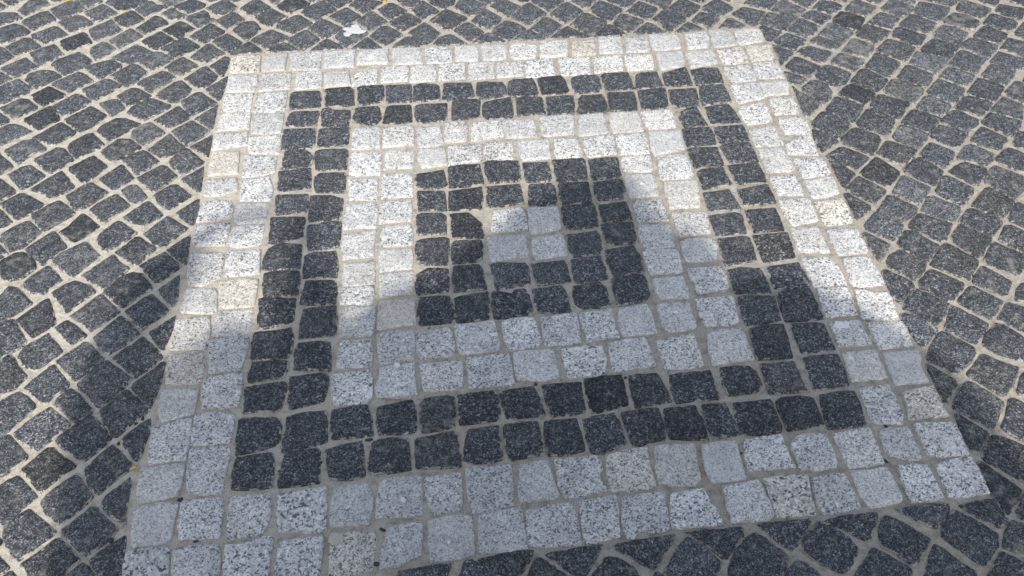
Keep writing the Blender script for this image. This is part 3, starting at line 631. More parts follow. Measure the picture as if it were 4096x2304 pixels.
F390,-880,411,-904,426,-917,437,-909,456,-889,476,-868,484,-855,415,-855,371,-855
F-1029,-264,-1006,-289,-994,-296,-988,-290,-960,-268,-939,-247,-935,-241,-965,-205,-990,-179,-998,-181,-1026,-218,-1046,-243
F980,-232,1043,-282,1049,-286,1097,-234,1099,-223,1054,-166,1040,-160,1016,-182,976,-228
F930,-426,956,-448,976,-472,983,-473,1019,-445,1041,-418,991,-367,977,-355,951,-393
F-1104,-316,-1081,-337,-1061,-363,-1051,-361,-1036,-341,-1009,-320,-1004,-308,-1030,-280,-1050,-258,-1062,-251,-1086,-274,-1117,-302
F-1092,-185,-1063,-211,-1053,-222,-1034,-204,-1002,-174,-996,-164,-1028,-133,-1050,-106,-1059,-102,-1087,-137,-1119,-168
F-1201,-491,-1183,-496,-1172,-489,-1160,-468,-1137,-443,-1129,-427,-1134,-418,-1153,-399,-1179,-381,-1190,-386,-1214,-401
F923,-300,968,-346,988,-342,1032,-302,1034,-291,981,-243,968,-242,926,-280
F-1193,-303,-1168,-321,-1157,-329,-1141,-312,-1122,-292,-1106,-275,-1118,-258,-1147,-222,-1154,-211,-1173,-229,-1186,-238,-1202,-252,-1209,-280
F-923,-812,-906,-831,-892,-849,-860,-852,-861,-826,-863,-775,-867,-756,-889,-772,-915,-790,-926,-805
F-960,-202,-932,-232,-926,-222,-911,-207,-886,-186,-880,-173,-913,-135,-932,-115,-941,-122,-964,-144,-985,-165
F-1145,-393,-1119,-419,-1108,-423,-1095,-401,-1070,-383,-1068,-371,-1098,-338,-1117,-311,-1124,-314,-1152,-348,-1170,-370
F853,-834,860,-868,866,-888,901,-856,918,-834,885,-793,866,-766,855,-770
F-1088,-62,-1067,-75,-1053,-91,-1046,-84,-1004,-30,-1003,-23,-1031,-1,-1054,32,-1121,-36
F-1197,13,-1142,-37,-1135,-35,-1091,24,-1087,32,-1134,83,-1185,50,-1203,25
F-1217,-195,-1194,-224,-1188,-227,-1153,-198,-1144,-183,-1152,-168,-1167,-132,-1182,-103,-1189,-105,-1224,-140,-1246,-165
F-1198,-505,-1174,-586,-1157,-600,-1142,-591,-1125,-573,-1112,-561,-1115,-550,-1143,-521,-1166,-495,-1175,-495,-1185,-499
F522,-872,545,-888,566,-908,579,-912,595,-891,614,-863,615,-856,545,-856,506,-861
F995,-351,1020,-383,1048,-409,1063,-398,1098,-362,1099,-355,1052,-305,1042,-304,997,-341
F-954,56,-938,42,-930,41,-880,99,-876,107,-929,153,-938,159,-990,99
F1111,-239,1168,-281,1175,-282,1200,-260,1218,-221,1169,-171,1157,-173,1110,-228
F874,-224,916,-272,926,-273,956,-244,973,-217,922,-170,891,-185,874,-209
F-926,-395,-903,-427,-876,-456,-871,-456,-861,-390,-861,-332,-869,-331,-893,-359,-922,-386
F924,-159,968,-211,979,-214,1021,-177,1026,-166,977,-107,961,-105,926,-144
F1237,36,1280,-24,1289,-25,1328,9,1351,58,1291,109,1277,97,1237,49
F917,246,977,184,992,191,1028,248,1031,266,982,310,962,308,917,265
F-1315,-102,-1301,-152,-1280,-171,-1257,-154,-1242,-141,-1219,-120,-1218,-113,-1228,-105,-1247,-85,-1266,-62,-1285,-52,-1293,-51,-1305,-82
F-928,-79,-915,-77,-876,-37,-872,-30,-921,25,-961,-1,-979,-18
F1063,-159,1100,-219,1114,-214,1156,-169,1163,-155,1116,-108,1106,-98,1065,-140
F-1267,-267,-1248,-282,-1231,-271,-1203,-249,-1199,-236,-1210,-222,-1243,-175,-1251,-164,-1278,-178,-1287,-181
F680,-874,701,-892,718,-899,731,-893,755,-867,769,-850,745,-848,701,-848,655,-853
F-1169,-101,-1143,-131,-1130,-153,-1122,-154,-1113,-138,-1083,-110,-1070,-97,-1088,-74,-1128,-51,-1138,-54,-1157,-62,-1181,-85
F941,-692,964,-724,983,-731,1023,-648,1001,-624,987,-628,958,-675
F990,-116,1032,-152,1046,-153,1071,-125,1089,-96,1022,-52,1005,-59,973,-95
F1165,-40,1215,-90,1223,-91,1269,-51,1282,-32,1242,27,1226,25,1164,-36
F-925,-693,-903,-715,-878,-731,-872,-732,-878,-691,-878,-641,-882,-623,-902,-644,-923,-662,-930,-678
F-1255,-294,-1231,-375,-1219,-382,-1188,-374,-1181,-357,-1170,-343,-1175,-333,-1198,-312,-1212,-289,-1229,-271,-1247,-285
F-1065,-445,-1040,-473,-1031,-479,-1013,-467,-997,-455,-1001,-446,-1033,-410,-1057,-387,-1067,-386,-1081,-400,-1094,-422
F921,111,969,62,979,57,1025,99,1030,112,997,170,988,180,921,120
F-1297,186,-1263,142,-1253,136,-1232,154,-1190,191,-1189,199,-1232,247,-1246,257,-1269,242,-1298,211,-1305,204
F865,-91,908,-134,921,-136,949,-116,963,-86,931,-50,911,-32,865,-75
F1094,18,1135,-36,1143,-37,1191,11,1198,28,1151,85,1135,81,1096,31
F-1102,76,-1078,42,-1073,42,-1052,59,-1011,94,-1007,101,-1059,152,-1071,153,-1102,116,-1109,97
F-1279,64,-1230,13,-1222,12,-1216,23,-1179,73,-1219,125,-1230,134,-1261,101,-1285,76
F940,-55,960,-78,974,-71,1009,-55,1025,-28,978,23,964,24,916,-28
F-1329,1,-1321,-18,-1300,-35,-1262,-28,-1241,3,-1249,23,-1274,56,-1296,66,-1309,64,-1340,40
F985,311,1040,270,1061,268,1094,313,1098,332,1057,388,1037,385,986,331
F860,321,907,267,918,271,963,314,965,328,920,391,904,390,858,345
F-1362,117,-1324,69,-1292,81,-1264,126,-1261,133,-1305,183,-1312,180,-1323,177,-1369,141
F-1011,4,-991,-13,-983,-14,-946,39,-999,88,-1008,89,-1053,39
F1043,106,1091,49,1102,48,1139,87,1149,103,1108,166,1087,158,1042,120
F982,27,1027,-16,1036,-17,1082,32,1087,45,1038,94,1029,95,980,35
F867,48,915,1,921,-4,966,37,970,49,921,102,914,108,865,61
F-906,-556,-888,-581,-875,-591,-870,-581,-864,-522,-867,-483,-877,-488,-899,-508,-920,-530
F-1110,153,-1101,148,-1047,209,-1049,217,-1091,265,-1097,266,-1134,235,-1154,208
F1042,-59,1083,-90,1094,-92,1119,-67,1133,-40,1079,11,1066,9,1026,-41
F1116,-106,1161,-147,1167,-151,1210,-113,1217,-98,1162,-48,1149,-50,1106,-90
F848,-265,847,-314,860,-341,874,-329,912,-292,914,-275,865,-228,851,-237
F-1215,249,-1207,227,-1191,208,-1162,217,-1120,264,-1116,272,-1173,319,-1189,312,-1231,268
F844,-388,850,-421,854,-462,862,-473,909,-433,916,-421,883,-389,860,-366,845,-371
F-993,259,-984,258,-945,306,-938,319,-975,365,-988,371,-1052,323
F791,-871,814,-892,836,-910,854,-905,861,-899,857,-875,853,-849,814,-852,779,-856
F995,184,1007,170,1043,139,1059,140,1093,165,1111,193,1049,242,1036,239,996,193
F-1246,-70,-1226,-83,-1198,-89,-1164,-46,-1162,-43,-1204,6,-1213,11,-1251,-29,-1257,-47
F1055,-297,1077,-314,1105,-341,1119,-339,1147,-307,1149,-297,1105,-246,1093,-248,1057,-287
F925,389,954,349,976,332,989,340,1028,386,1036,401,978,449,965,451,919,399
F-967,208,-939,184,-931,187,-886,229,-883,233,-932,283,-947,284,-990,245
F-1390,243,-1349,200,-1338,191,-1306,208,-1282,239,-1282,248,-1346,294,-1361,296,-1403,257
F-963,363,-927,327,-915,326,-872,362,-870,371,-922,434,-933,440,-971,392
F-1295,288,-1272,268,-1250,275,-1223,293,-1214,306,-1236,335,-1254,364,-1267,380,-1299,351,-1338,306
F-941,457,-930,446,-876,499,-874,509,-925,560,-936,567,-989,522
F-1007,129,-995,128,-955,156,-951,168,-998,225,-1012,217,-1056,164
F1117,454,1169,400,1179,394,1227,441,1235,461,1174,518,1161,519,1117,470
F-1078,579,-1072,584,-1011,633,-1008,648,-1065,687,-1080,694,-1127,657,-1137,627
F-1201,326,-1188,320,-1171,337,-1141,379,-1146,389,-1189,436,-1206,429,-1254,387
F856,-681,854,-713,857,-740,862,-748,901,-718,910,-703,890,-680,867,-650,857,-652
F-1180,100,-1166,87,-1149,97,-1115,133,-1111,141,-1162,192,-1172,197,-1197,146,-1216,132
F1065,-411,1089,-437,1113,-461,1149,-387,1113,-363,1100,-369,1065,-405
F859,186,912,135,925,138,968,173,968,183,915,226,903,227,853,196
F289,856,299,854,357,916,359,928,320,972,304,987,286,989,239,930
F825,-950,847,-961,870,-967,895,-914,886,-906,868,-897,845,-920
F-1270,560,-1255,548,-1225,570,-1195,608,-1195,623,-1235,660,-1251,672,-1317,612
F-1167,503,-1156,497,-1087,559,-1082,568,-1136,601,-1162,604,-1200,572,-1208,548
F1111,166,1121,151,1149,116,1159,111,1197,152,1211,178,1164,221,1155,222,1109,176
F-1152,418,-1131,406,-1122,405,-1066,446,-1061,455,-1101,499,-1136,503,-1177,449
F1117,305,1168,261,1177,260,1221,308,1230,322,1173,368,1159,365,1111,316
F1056,393,1103,337,1113,331,1163,386,1166,401,1104,445,1091,446,1053,404
F-1054,337,-1045,336,-997,386,-998,390,-1043,438,-1056,445,-1107,408
F1065,243,1107,201,1121,200,1162,242,1171,255,1119,300,1104,306,1066,262
F-1331,405,-1305,375,-1294,369,-1243,419,-1249,432,-1284,476,-1305,483,-1312,474,-1360,437
F-512,907,-489,889,-478,894,-427,950,-420,962,-468,1019,-479,1027,-497,1016,-530,956
F942,551,972,510,983,503,1014,510,1048,550,1050,566,1001,611,985,613,941,568
F1241,434,1284,387,1294,380,1339,417,1355,447,1305,500,1296,503,1241,450
F847,-529,849,-573,849,-619,853,-622,897,-575,897,-564,862,-522,850,-514
F-168,949,-147,947,-97,1005,-97,1018,-135,1050,-160,1073,-178,1062,-220,1014
F51,993,97,948,108,947,163,992,168,1005,127,1070,117,1079,101,1067,50,1007
F-81,-911,-97,-948,-12,-956,0,-932,-15,-920,-34,-903,-53,-886,-63,-882
F1160,93,1204,36,1213,35,1256,78,1265,99,1219,131,1202,128,1158,102
F-1,891,25,863,35,862,85,911,94,929,72,957,42,980,28,982,-11,942,-20,918
F1037,518,1086,468,1097,462,1143,505,1149,521,1100,583,1085,579,1036,523
F-1257,448,-1244,428,-1233,429,-1173,474,-1172,484,-1218,539,-1228,540,-1270,505,-1276,481
F1205,-201,1227,-226,1263,-150,1231,-116,1216,-118,1178,-164
F-949,596,-936,588,-875,633,-870,643,-911,685,-927,703,-943,700,-982,661
F1355,415,1401,379,1416,377,1460,418,1475,443,1425,492,1413,493,1356,431
F1105,582,1153,532,1162,531,1215,591,1216,603,1174,652,1163,661,1105,593
F1247,577,1297,531,1310,529,1356,574,1368,596,1300,639,1288,652,1239,589
F-1026,428,-997,406,-966,403,-938,437,-937,447,-954,459,-983,501,-990,507,-1041,445
F1171,236,1208,199,1218,193,1241,204,1272,234,1280,252,1216,293,1171,250
F-1406,881,-1373,842,-1305,887,-1301,916,-1338,957,-1355,971,-1421,931,-1429,908
F-1454,481,-1433,460,-1406,429,-1396,423,-1370,462,-1337,472,-1336,482,-1382,531,-1412,529,-1457,491
F1271,202,1335,166,1373,203,1379,216,1335,269,1326,275,1273,219
F-265,905,-244,877,-234,870,-212,892,-183,932,-228,995,-238,1003,-293,946
F-1008,659,-989,662,-959,702,-959,725,-981,755,-997,774,-1019,765,-1057,714,-1061,698
F-1327,498,-1314,496,-1269,540,-1268,550,-1318,600,-1327,602,-1392,539
F882,488,914,435,927,425,951,448,964,478,963,515,952,534,922,542,882,509
F1337,279,1385,220,1394,219,1432,253,1449,281,1378,329,1335,289
F981,460,1031,406,1044,405,1083,442,1086,458,1036,512,1011,499,977,465
F184,989,221,939,236,944,291,996,292,1009,249,1069,234,1064,182,1003
F869,599,908,561,919,554,964,594,970,610,917,668,907,670,865,623
F1206,142,1259,113,1269,108,1295,127,1313,152,1268,202,1247,196,1204,151
F1167,661,1229,608,1239,601,1278,648,1293,669,1236,718,1220,720,1168,673
F-1109,285,-1097,284,-1055,323,-1095,378,-1104,389,-1154,330
F1182,512,1236,472,1247,465,1285,510,1291,526,1243,579,1230,584,1181,528
F-1087,494,-1068,472,-1054,465,-1006,509,-1004,519,-1057,571,-1069,567,-1101,535,-1100,510
F1227,297,1276,257,1285,256,1325,281,1338,304,1294,350,1278,351,1227,312
F-1096,730,-1080,717,-1018,782,-1017,794,-1049,826,-1064,834,-1121,795,-1134,773
F-1363,314,-1351,312,-1309,357,-1309,366,-1363,414,-1385,407,-1416,378
F-1561,741,-1526,710,-1457,767,-1455,784,-1500,829,-1513,842,-1559,802,-1566,803
F-1168,761,-1154,759,-1114,811,-1110,828,-1149,874,-1168,882,-1224,824
F531,900,543,854,553,847,614,903,622,921,568,974,554,976,512,929
F-603,1056,-596,1056,-531,1113,-535,1127,-577,1180,-588,1181,-640,1140,-653,1115
F-998,539,-988,538,-944,573,-942,583,-975,633,-987,645,-1049,580
F-900,-264,-878,-295,-870,-296,-860,-237,-859,-193,-873,-205,-892,-223,-915,-237
F1361,562,1422,515,1466,561,1479,582,1433,635,1420,636,1359,574
F1364,847,1409,797,1423,795,1479,852,1493,877,1419,920,1405,922,1367,873
F-1261,706,-1246,693,-1184,757,-1179,768,-1224,807,-1237,809,-1300,760
F321,999,358,936,372,934,418,980,425,999,369,1052,351,1055,320,1019
F-933,721,-911,730,-889,767,-888,784,-928,835,-939,836,-991,779
F47,-919,27,-943,120,-952,127,-938,118,-918,96,-902,74,-894,68,-895
F142,873,156,865,208,915,213,927,176,977,158,980,105,922
F-740,908,-686,963,-683,975,-737,1020,-747,1021,-800,977,-806,965
F-1207,893,-1178,883,-1156,892,-1121,924,-1113,941,-1166,985,-1178,993,-1245,927
F1053,735,1077,714,1125,763,1135,781,1084,831,1070,833,1015,771
F-667,992,-609,1037,-606,1049,-653,1102,-668,1103,-722,1057,-727,1032
F-867,-23,-859,-24,-864,85,-923,33
F577,966,619,926,626,921,676,967,685,993,637,1040,621,1035,569,981
F-367,886,-356,891,-317,930,-310,942,-353,992,-367,1000,-382,995,-420,943
F-34,933,-27,933,20,984,21,997,-25,1055,-35,1058,-83,990
F-910,-121,-884,-152,-871,-164,-863,-151,-870,-57,-916,-103
F-126,1069,-93,1025,-71,1022,-33,1064,-24,1083,-76,1130,-112,1134,-133,1083
F1185,361,1232,332,1252,335,1276,362,1282,377,1242,428,1219,420,1176,374
F-628,888,-582,938,-579,950,-621,1006,-632,1007,-692,951
F1291,355,1341,319,1353,318,1397,358,1406,372,1355,409,1340,411,1291,370
F-1508,538,-1475,509,-1403,565,-1401,570,-1444,601,-1456,607,-1478,610,-1499,592,-1513,599
F-568,949,-558,948,-512,993,-506,1004,-571,1064,-584,1063,-621,1012
F-1434,620,-1391,579,-1380,573,-1330,613,-1346,651,-1369,681,-1379,682,-1440,631
F1306,121,1332,87,1357,70,1394,147,1364,174,1350,171,1306,135
F381,900,417,864,423,858,474,907,481,926,425,971,412,970,377,920
F-1110,-239,-1090,-257,-1062,-238,-1061,-231,-1093,-201,-1119,-178,-1131,-184,-1145,-199
F787,901,816,858,828,850,840,855,880,908,889,927,832,961,818,963,776,928
F-1037,896,-971,942,-966,954,-1015,1004,-1030,1006,-1092,957
F906,809,920,807,958,853,966,865,901,919,894,920,846,861
F1305,644,1370,601,1377,600,1427,653,1377,701,1363,709,1305,662
F1380,334,1454,285,1489,352,1449,398,1393,348
F-1335,645,-1321,628,-1257,683,-1256,694,-1293,731,-1312,739,-1367,686
F851,-143,856,-200,860,-204,905,-157,905,-149,863,-102,851,-105
F-1341,754,-1328,752,-1275,796,-1273,802,-1308,840,-1328,854,-1406,801
F1290,786,1333,750,1359,734,1399,773,1410,790,1361,848,1347,850,1294,805
F1434,646,1478,588,1485,581,1537,628,1551,650,1493,693,1476,695,1435,664
F1010,616,1053,571,1069,569,1107,610,1116,627,1052,670,1012,633
F960,872,969,865,1019,911,1023,923,968,984,963,991,932,961,909,931
F-1517,677,-1469,635,-1413,675,-1414,691,-1455,734,-1478,737,-1528,694
F-876,123,-863,117,-856,154,-861,218,-872,215,-920,169
F-321,968,-310,961,-249,1005,-245,1017,-284,1062,-295,1070,-357,1018
F855,485,851,417,848,377,859,371,913,420,915,431,869,489,856,523
F1375,714,1396,685,1424,658,1443,675,1471,708,1486,725,1454,760,1422,776,1378,738
F-421,981,-410,973,-368,1013,-360,1025,-405,1090,-419,1092,-462,1038
F1060,674,1121,632,1161,674,1170,691,1124,739,1114,740,1062,680
F438,978,490,932,501,931,539,978,535,998,486,1044,432,985
F932,800,974,763,989,768,1017,789,1037,818,992,868,981,870,928,813
F-968,875,-932,859,-881,895,-879,907,-915,942,-928,962,-946,964,-974,918,-988,896
F-97,878,-90,877,-49,915,-45,921,-68,956,-91,985,-109,981,-146,946
F-1017,795,-1007,792,-956,838,-958,850,-1002,891,-1013,899,-1029,889,-1062,845
F1136,750,1178,703,1188,713,1234,744,1250,766,1182,812,1135,768
F1087,837,1134,788,1145,780,1182,825,1197,849,1150,887,1131,896,1090,856
F-1263,817,-1248,810,-1236,831,-1198,862,-1201,880,-1223,900,-1236,914,-1290,897,-1316,876
F1305,502,1352,463,1363,457,1398,485,1413,511,1352,558,1303,513
F-1170,695,-1141,660,-1131,659,-1081,695,-1076,705,-1118,743,-1146,752,-1187,713
F1432,492,1468,455,1482,448,1523,487,1539,507,1495,550,1485,558,1430,503
F-961,973,-951,972,-898,1021,-896,1033,-937,1077,-952,1084,-1009,1016
F723,917,733,915,780,948,792,966,757,1017,736,1019,695,985,684,966
F30,1010,43,1001,74,1037,88,1055,45,1108,20,1111,-19,1075
F853,16,852,-29,851,-57,866,-47,900,-22,907,-11,865,44,850,42
F1247,730,1293,675,1304,668,1353,729,1331,744,1283,787,1271,782,1250,754
F855,137,858,75,864,66,907,113,910,121,882,162,856,177
F-1122,859,-1105,839,-1095,838,-1042,884,-1040,896,-1084,932,-1103,940,-1120,923,-1152,892
F-1461,796,-1441,782,-1378,837,-1410,870,-1450,881,-1487,868,-1491,834
F1436,774,1510,740,1546,773,1548,786,1527,827,1487,845,1438,806
F-1342,1070,-1319,1029,-1237,1076,-1272,1126,-1289,1155,-1353,1104
F872,739,915,698,924,703,970,739,970,752,926,794,916,795,870,758
F-783,1072,-753,1043,-742,1042,-697,1087,-694,1093,-752,1153,-770,1142,-804,1107
F-1500,958,-1485,926,-1466,906,-1400,958,-1438,1012,-1448,1026,-1518,985
F-1665,1136,-1642,1069,-1618,1047,-1591,1062,-1554,1096,-1547,1108,-1587,1152,-1614,1169,-1658,1148
F-829,981,-813,966,-777,1032,-787,1052,-804,1081,-829,1084,-846,1078,-871,1037
F924,679,976,626,991,630,1027,667,1027,678,969,715,942,707,919,686
F847,283,843,222,849,213,908,252,908,261,871,305,852,316
F-1124,961,-1101,952,-1049,995,-1054,1002,-1101,1053,-1113,1061,-1164,1010
F-500,1016,-490,1028,-451,1056,-448,1069,-493,1122,-504,1123,-557,1076
F-1577,890,-1525,849,-1465,900,-1501,934,-1522,961,-1590,909
F-870,245,-862,244,-868,352,-926,300
F1271,879,1311,841,1331,845,1359,861,1377,898,1325,945,1315,947,1267,899
F-884,920,-866,906,-833,950,-828,962,-871,1004,-886,1019,-918,991,-929,974
F1488,558,1542,512,1595,574,1538,622,1487,570
F-357,1038,-346,1036,-295,1076,-295,1083,-339,1136,-357,1139,-397,1103
F-1426,715,-1397,689,-1343,732,-1345,743,-1395,782,-1406,789,-1452,750
F-1482,1192,-1459,1169,-1388,1228,-1438,1283,-1465,1287,-1517,1245
F-1591,1166,-1541,1114,-1479,1165,-1484,1186,-1523,1238,-1550,1228,-1593,1186
F1558,759,1613,715,1629,719,1665,758,1667,777,1615,822,1605,824,1556,772
F-252,1031,-241,1023,-190,1056,-186,1069,-228,1122,-239,1138,-250,1125,-280,1075
F-1529,1067,-1481,1030,-1412,1078,-1460,1130,-1476,1138,-1542,1088
F-333,-904,-243,-913,-234,-896,-227,-882,-246,-878,-287,-882,-325,-883
F1191,818,1253,772,1266,789,1309,835,1265,873,1251,875,1202,829
F1496,699,1543,663,1560,655,1592,681,1609,709,1551,759,1498,711
F-1418,1003,-1394,976,-1323,1017,-1353,1071,-1367,1086,-1426,1048,-1433,1037
F-1052,231,-1032,220,-1021,223,-1007,238,-1005,242,-1044,295,-1062,297,-1084,278
F768,-1015,843,-1022,859,-990,841,-973,820,-956,795,-982,767,-1007
F1161,886,1201,856,1230,878,1255,907,1208,959,1188,955,1147,908
F-1048,1008,-1027,1012,-1024,1037,-995,1059,-1046,1111,-1057,1112,-1107,1066
F1507,849,1556,810,1567,796,1604,830,1616,848,1558,909,1541,911,1508,869
F-1570,985,-1554,977,-1487,1012,-1494,1025,-1538,1075,-1560,1078,-1608,1033
F674,864,681,851,722,889,730,908,684,952,673,953,633,901
F-1434,1114,-1411,1091,-1348,1129,-1348,1142,-1394,1188,-1414,1197,-1470,1158
F-1240,988,-1227,974,-1162,1035,-1202,1078,-1214,1086,-1272,1023
F-947,1152,-925,1129,-871,1163,-869,1176,-904,1222,-917,1238,-980,1183
F-1340,1141,-1280,1180,-1279,1194,-1321,1240,-1339,1257,-1395,1209
F-1036,1123,-989,1065,-943,1092,-935,1110,-957,1120,-965,1154,-983,1176,-1026,1148,-1037,1142
F-875,519,-866,518,-865,632,-868,632,-927,571
F-1160,1047,-1094,1097,-1093,1110,-1124,1147,-1144,1157,-1196,1084
F-1260,1118,-1234,1095,-1180,1134,-1177,1141,-1220,1193,-1233,1202,-1286,1161
F-914,1068,-886,1045,-840,1085,-838,1098,-872,1143,-887,1145,-936,1097
F1051,920,1089,889,1099,887,1130,903,1149,927,1133,956,1087,975,1043,927
F-196,865,-112,855,-105,866,-141,908,-158,923,-173,918,-195,902,-213,873
F-871,655,-859,658,-853,773,-918,714
F288,849,276,869,230,919,218,914,166,864
F-208,-899,-221,-918,-137,-922,-153,-904,-168,-889,-187,-875,-199,-876
F-1221,669,-1195,639,-1181,616,-1174,615,-1148,644,-1147,654,-1176,699,-1189,703,-1234,686
F-1315,948,-1291,915,-1253,946,-1238,975,-1273,1011,-1292,1019,-1324,986
F1601,580,1648,649,1599,685,1547,632
F-868,396,-861,390,-862,492,-920,440
F344,848,413,846,389,886,365,914,344,900,303,853
F-1204,1184,-1176,1154,-1109,1207,-1119,1220,-1152,1226,-1168,1249,-1184,1258,-1223,1207
F-877,782,-867,775,-856,865,-862,880,-877,888,-919,840
F-499,884,-499,890,-543,939,-554,947,-571,936,-610,886
F1042,824,1087,863,1092,875,1042,914,1030,909,995,887
F446,848,542,848,503,904,490,912,473,895,434,855
F387,-978,471,-982,460,-960,440,-942,429,-937,412,-951,394,-970
F1628,827,1670,783,1687,781,1714,816,1723,841,1658,876,1627,840
F130,856,151,859,104,915,90,910,37,861
F-853,892,-762,898,-763,910,-794,945,-809,959,-865,905
F852,624,907,681,910,693,858,741
F-377,869,-377,875,-416,930,-427,937,-478,882
F-80,863,14,858,21,863,-18,905,-31,913,-50,903,-84,870
F-283,870,-248,865,-248,878,-275,912,-286,926,-303,922,-346,871
F988,731,1037,689,1047,688,1074,715,1016,764,1001,760,982,744
F846,798,845,767,858,753,882,775,908,803,853,847,844,842
F-666,886,-638,889,-687,938,-698,939,-753,891
F793,842,807,853,766,903,756,904,710,852
F-1274,1207,-1224,1214,-1181,1265,-1226,1306,-1321,1311,-1333,1263
F854,551,855,529,866,533,875,521,908,539,909,555,854,595
F-1097,1137,-1076,1121,-1042,1130,-1037,1150,-1066,1167,-1089,1197,-1100,1199,-1125,1175
F-972,-846,-905,-852,-903,-844,-925,-820,-941,-805,-968,-831
F623,844,667,851,633,888,620,896,597,873,566,845
F168,1038,177,1017,234,1070,246,1103,143,1117,125,1084
F-452,1090,-441,1081,-427,1093,-387,1122,-376,1148,-451,1185,-469,1174,-490,1135
F539,1011,553,989,566,981,592,1018,617,1070,514,1076,494,1051
F-691,1120,-683,1112,-631,1153,-624,1166,-653,1204,-702,1210,-712,1198,-742,1160
F1237,-104,1257,-122,1272,-132,1309,-56,1289,-37,1277,-44,1237,-92
F1464,397,1487,363,1501,356,1554,439,1520,465,1467,423
F-1450,359,-1440,305,-1411,267,-1399,274,-1373,297,-1377,311,-1422,356,-1434,367
F-814,1110,-764,1151,-755,1162,-800,1214,-821,1217,-856,1175,-862,1162
F839,973,887,947,907,938,928,962,946,987,929,1016,859,1018,832,988
F419,1020,438,1005,470,1030,491,1079,408,1089,375,1066
F-217,1121,-178,1075,-171,1074,-133,1103,-127,1151,-227,1157
F301,1021,355,1062,379,1093,287,1105,261,1074
F1496,883,1535,905,1557,957,1427,959,1416,940
F-538,1141,-526,1126,-484,1162,-474,1202,-560,1213,-581,1188
F-306,1112,-291,1096,-277,1094,-250,1132,-242,1173,-339,1178
F-1031,1156,-985,1191,-980,1211,-1034,1253,-1045,1247,-1094,1205
F-1592,1210,-1524,1273,-1554,1319,-1606,1319,-1629,1252
F1003,966,1027,936,1038,935,1082,983,1078,1004,995,1015,973,990
F-1457,383,-1438,381,-1428,389,-1410,410,-1413,419,-1464,473,-1486,504
F-1396,156,-1374,158,-1351,176,-1348,184,-1389,230,-1412,250
F1016,-614,1036,-622,1074,-544,1041,-570,1014,-608
F-1623,931,-1595,928,-1561,966,-1604,1020,-1626,1035,-1641,994
F-1131,1230,-1097,1205,-1060,1249,-1085,1288,-1165,1277
F-1688,1178,-1662,1162,-1612,1189,-1597,1200,-1629,1238,-1663,1242,-1686,1245,-1702,1227
F887,-895,902,-901,930,-842,917,-846,885,-880
F-1430,1282,-1382,1234,-1346,1271,-1363,1316,-1429,1324,-1445,1298
F1384,178,1413,160,1447,232,1420,240,1379,188
F1129,-358,1158,-368,1183,-316,1171,-308,1149,-326
F-1109,-811,-1095,-817,-1086,-811,-1080,-803,-1105,-780,-1121,-770
F-1593,829,-1562,814,-1531,844,-1584,891,-1609,906
F1628,695,1654,661,1706,753,1688,768,1633,712
F1613,882,1632,866,1657,883,1692,926,1591,932
F181,-958,174,-945,161,-933,141,-954
F-1360,50,-1343,48,-1325,61,-1358,100,-1377,110
F-1532,621,-1503,608,-1481,621,-1486,637,-1522,672,-1545,664
F1249,938,1272,929,1290,944,1304,972,1229,982,1215,960
F1335,945,1380,909,1390,920,1408,947,1353,966,1282,961
F-1662,1277,-1630,1322,-1684,1371,-1711,1332
F688,1006,745,1040,728,1049,649,1045
F1139,962,1168,952,1187,983,1121,999,1090,982
F-1524,1301,-1503,1291,-1472,1302,-1490,1347,-1552,1355
F-967,1223,-943,1234,-952,1278,-1018,1265
F-23,1090,-16,1089,19,1112,-5,1135,-54,1121
F-1695,1253,-1669,1278,-1726,1334,-1744,1294
F-621,1172,-589,1189,-579,1216,-646,1217
F-748,1181,-729,1179,-733,1228,-782,1228
"""
WARM = [0, 48, 55, 97, 179, 188, 192, 194, 212, 247, 276, 282, 297]
BLACK = [74, 82, 121, 124, 209, 225, 254, 321, 339, 346, 351, 365, 391, 398, 427, 429, 469, 508, 537, 550, 559, 567, 576, 580, 628]
PALE = [408, 412, 443, 472, 503, 539]
CRYSTAL = {241: [(0.701, -0.392, 0.0337, 0.0178, -0.1), (0.7377, -0.4121, 0.0089, 0.0088, -0.0)], 242: [(0.6895, -0.4853, 0.0109, 0.007, -0.6)], 272: [(-0.3176, -0.7369, 0.0139, 0.0065, -1.3)], 271: [(-0.429, -0.7427, 0.0079, 0.0043, 0.4)], 218: [(-0.3302, -0.3998, 0.0111, 0.011, -1.4)], 216: [(-0.1053, -0.3356, 0.0137, 0.0086, -0.0), (-0.1477, -0.3662, 0.0113, 0.0071, -0.0)], 213: [(-0.4585, -0.3239, 0.0068, 0.0058, -0.0), (-0.4156, -0.3316, 0.0068, 0.0086, -0.0)], 237: [(0.1981, -0.3837, 0.0157, 0.0071, -0.0)], 234: [(-0.0719, -0.3359, 0.0091, 0.0058, -0.0)], 229: [(0.327, -0.3126, 0.0115, 0.0075, -0.3)], 238: [(0.3154, -0.4275, 0.0089, 0.0056, -0.0)], 236: [(0.1201, -0.4163, 0.0067, 0.0055, -0.0)], 146: [(0.3299, 0.1392, 0.0079, 0.0078, 0.5)], 17: [(-0.3117, 0.697, 0.0121, 0.0101, 0.4)], 25: [(-0.1567, 0.4198, 0.017, 0.0111, -0.6)], 155: [(0.0519, -0.0514, 0.0075, 0.0069, -0.0)], 286: [(0.0854, -0.836, 0.0096, 0.0062, 0.5)], 292: [(0.4672, -0.6792, 0.0163, 0.0072, 0.3)], 293: [(0.4978, -0.6929, 0.0081, 0.0095, -0.0)], 298: [(0.5417, -0.8321, 0.0058, 0.0109, -0.0)], 270: [(-0.4879, -0.7794, 0.0097, 0.0084, -0.0)], 278: [(-0.2293, -0.837, 0.0076, 0.0061, -0.0)]}
TOP = .0038
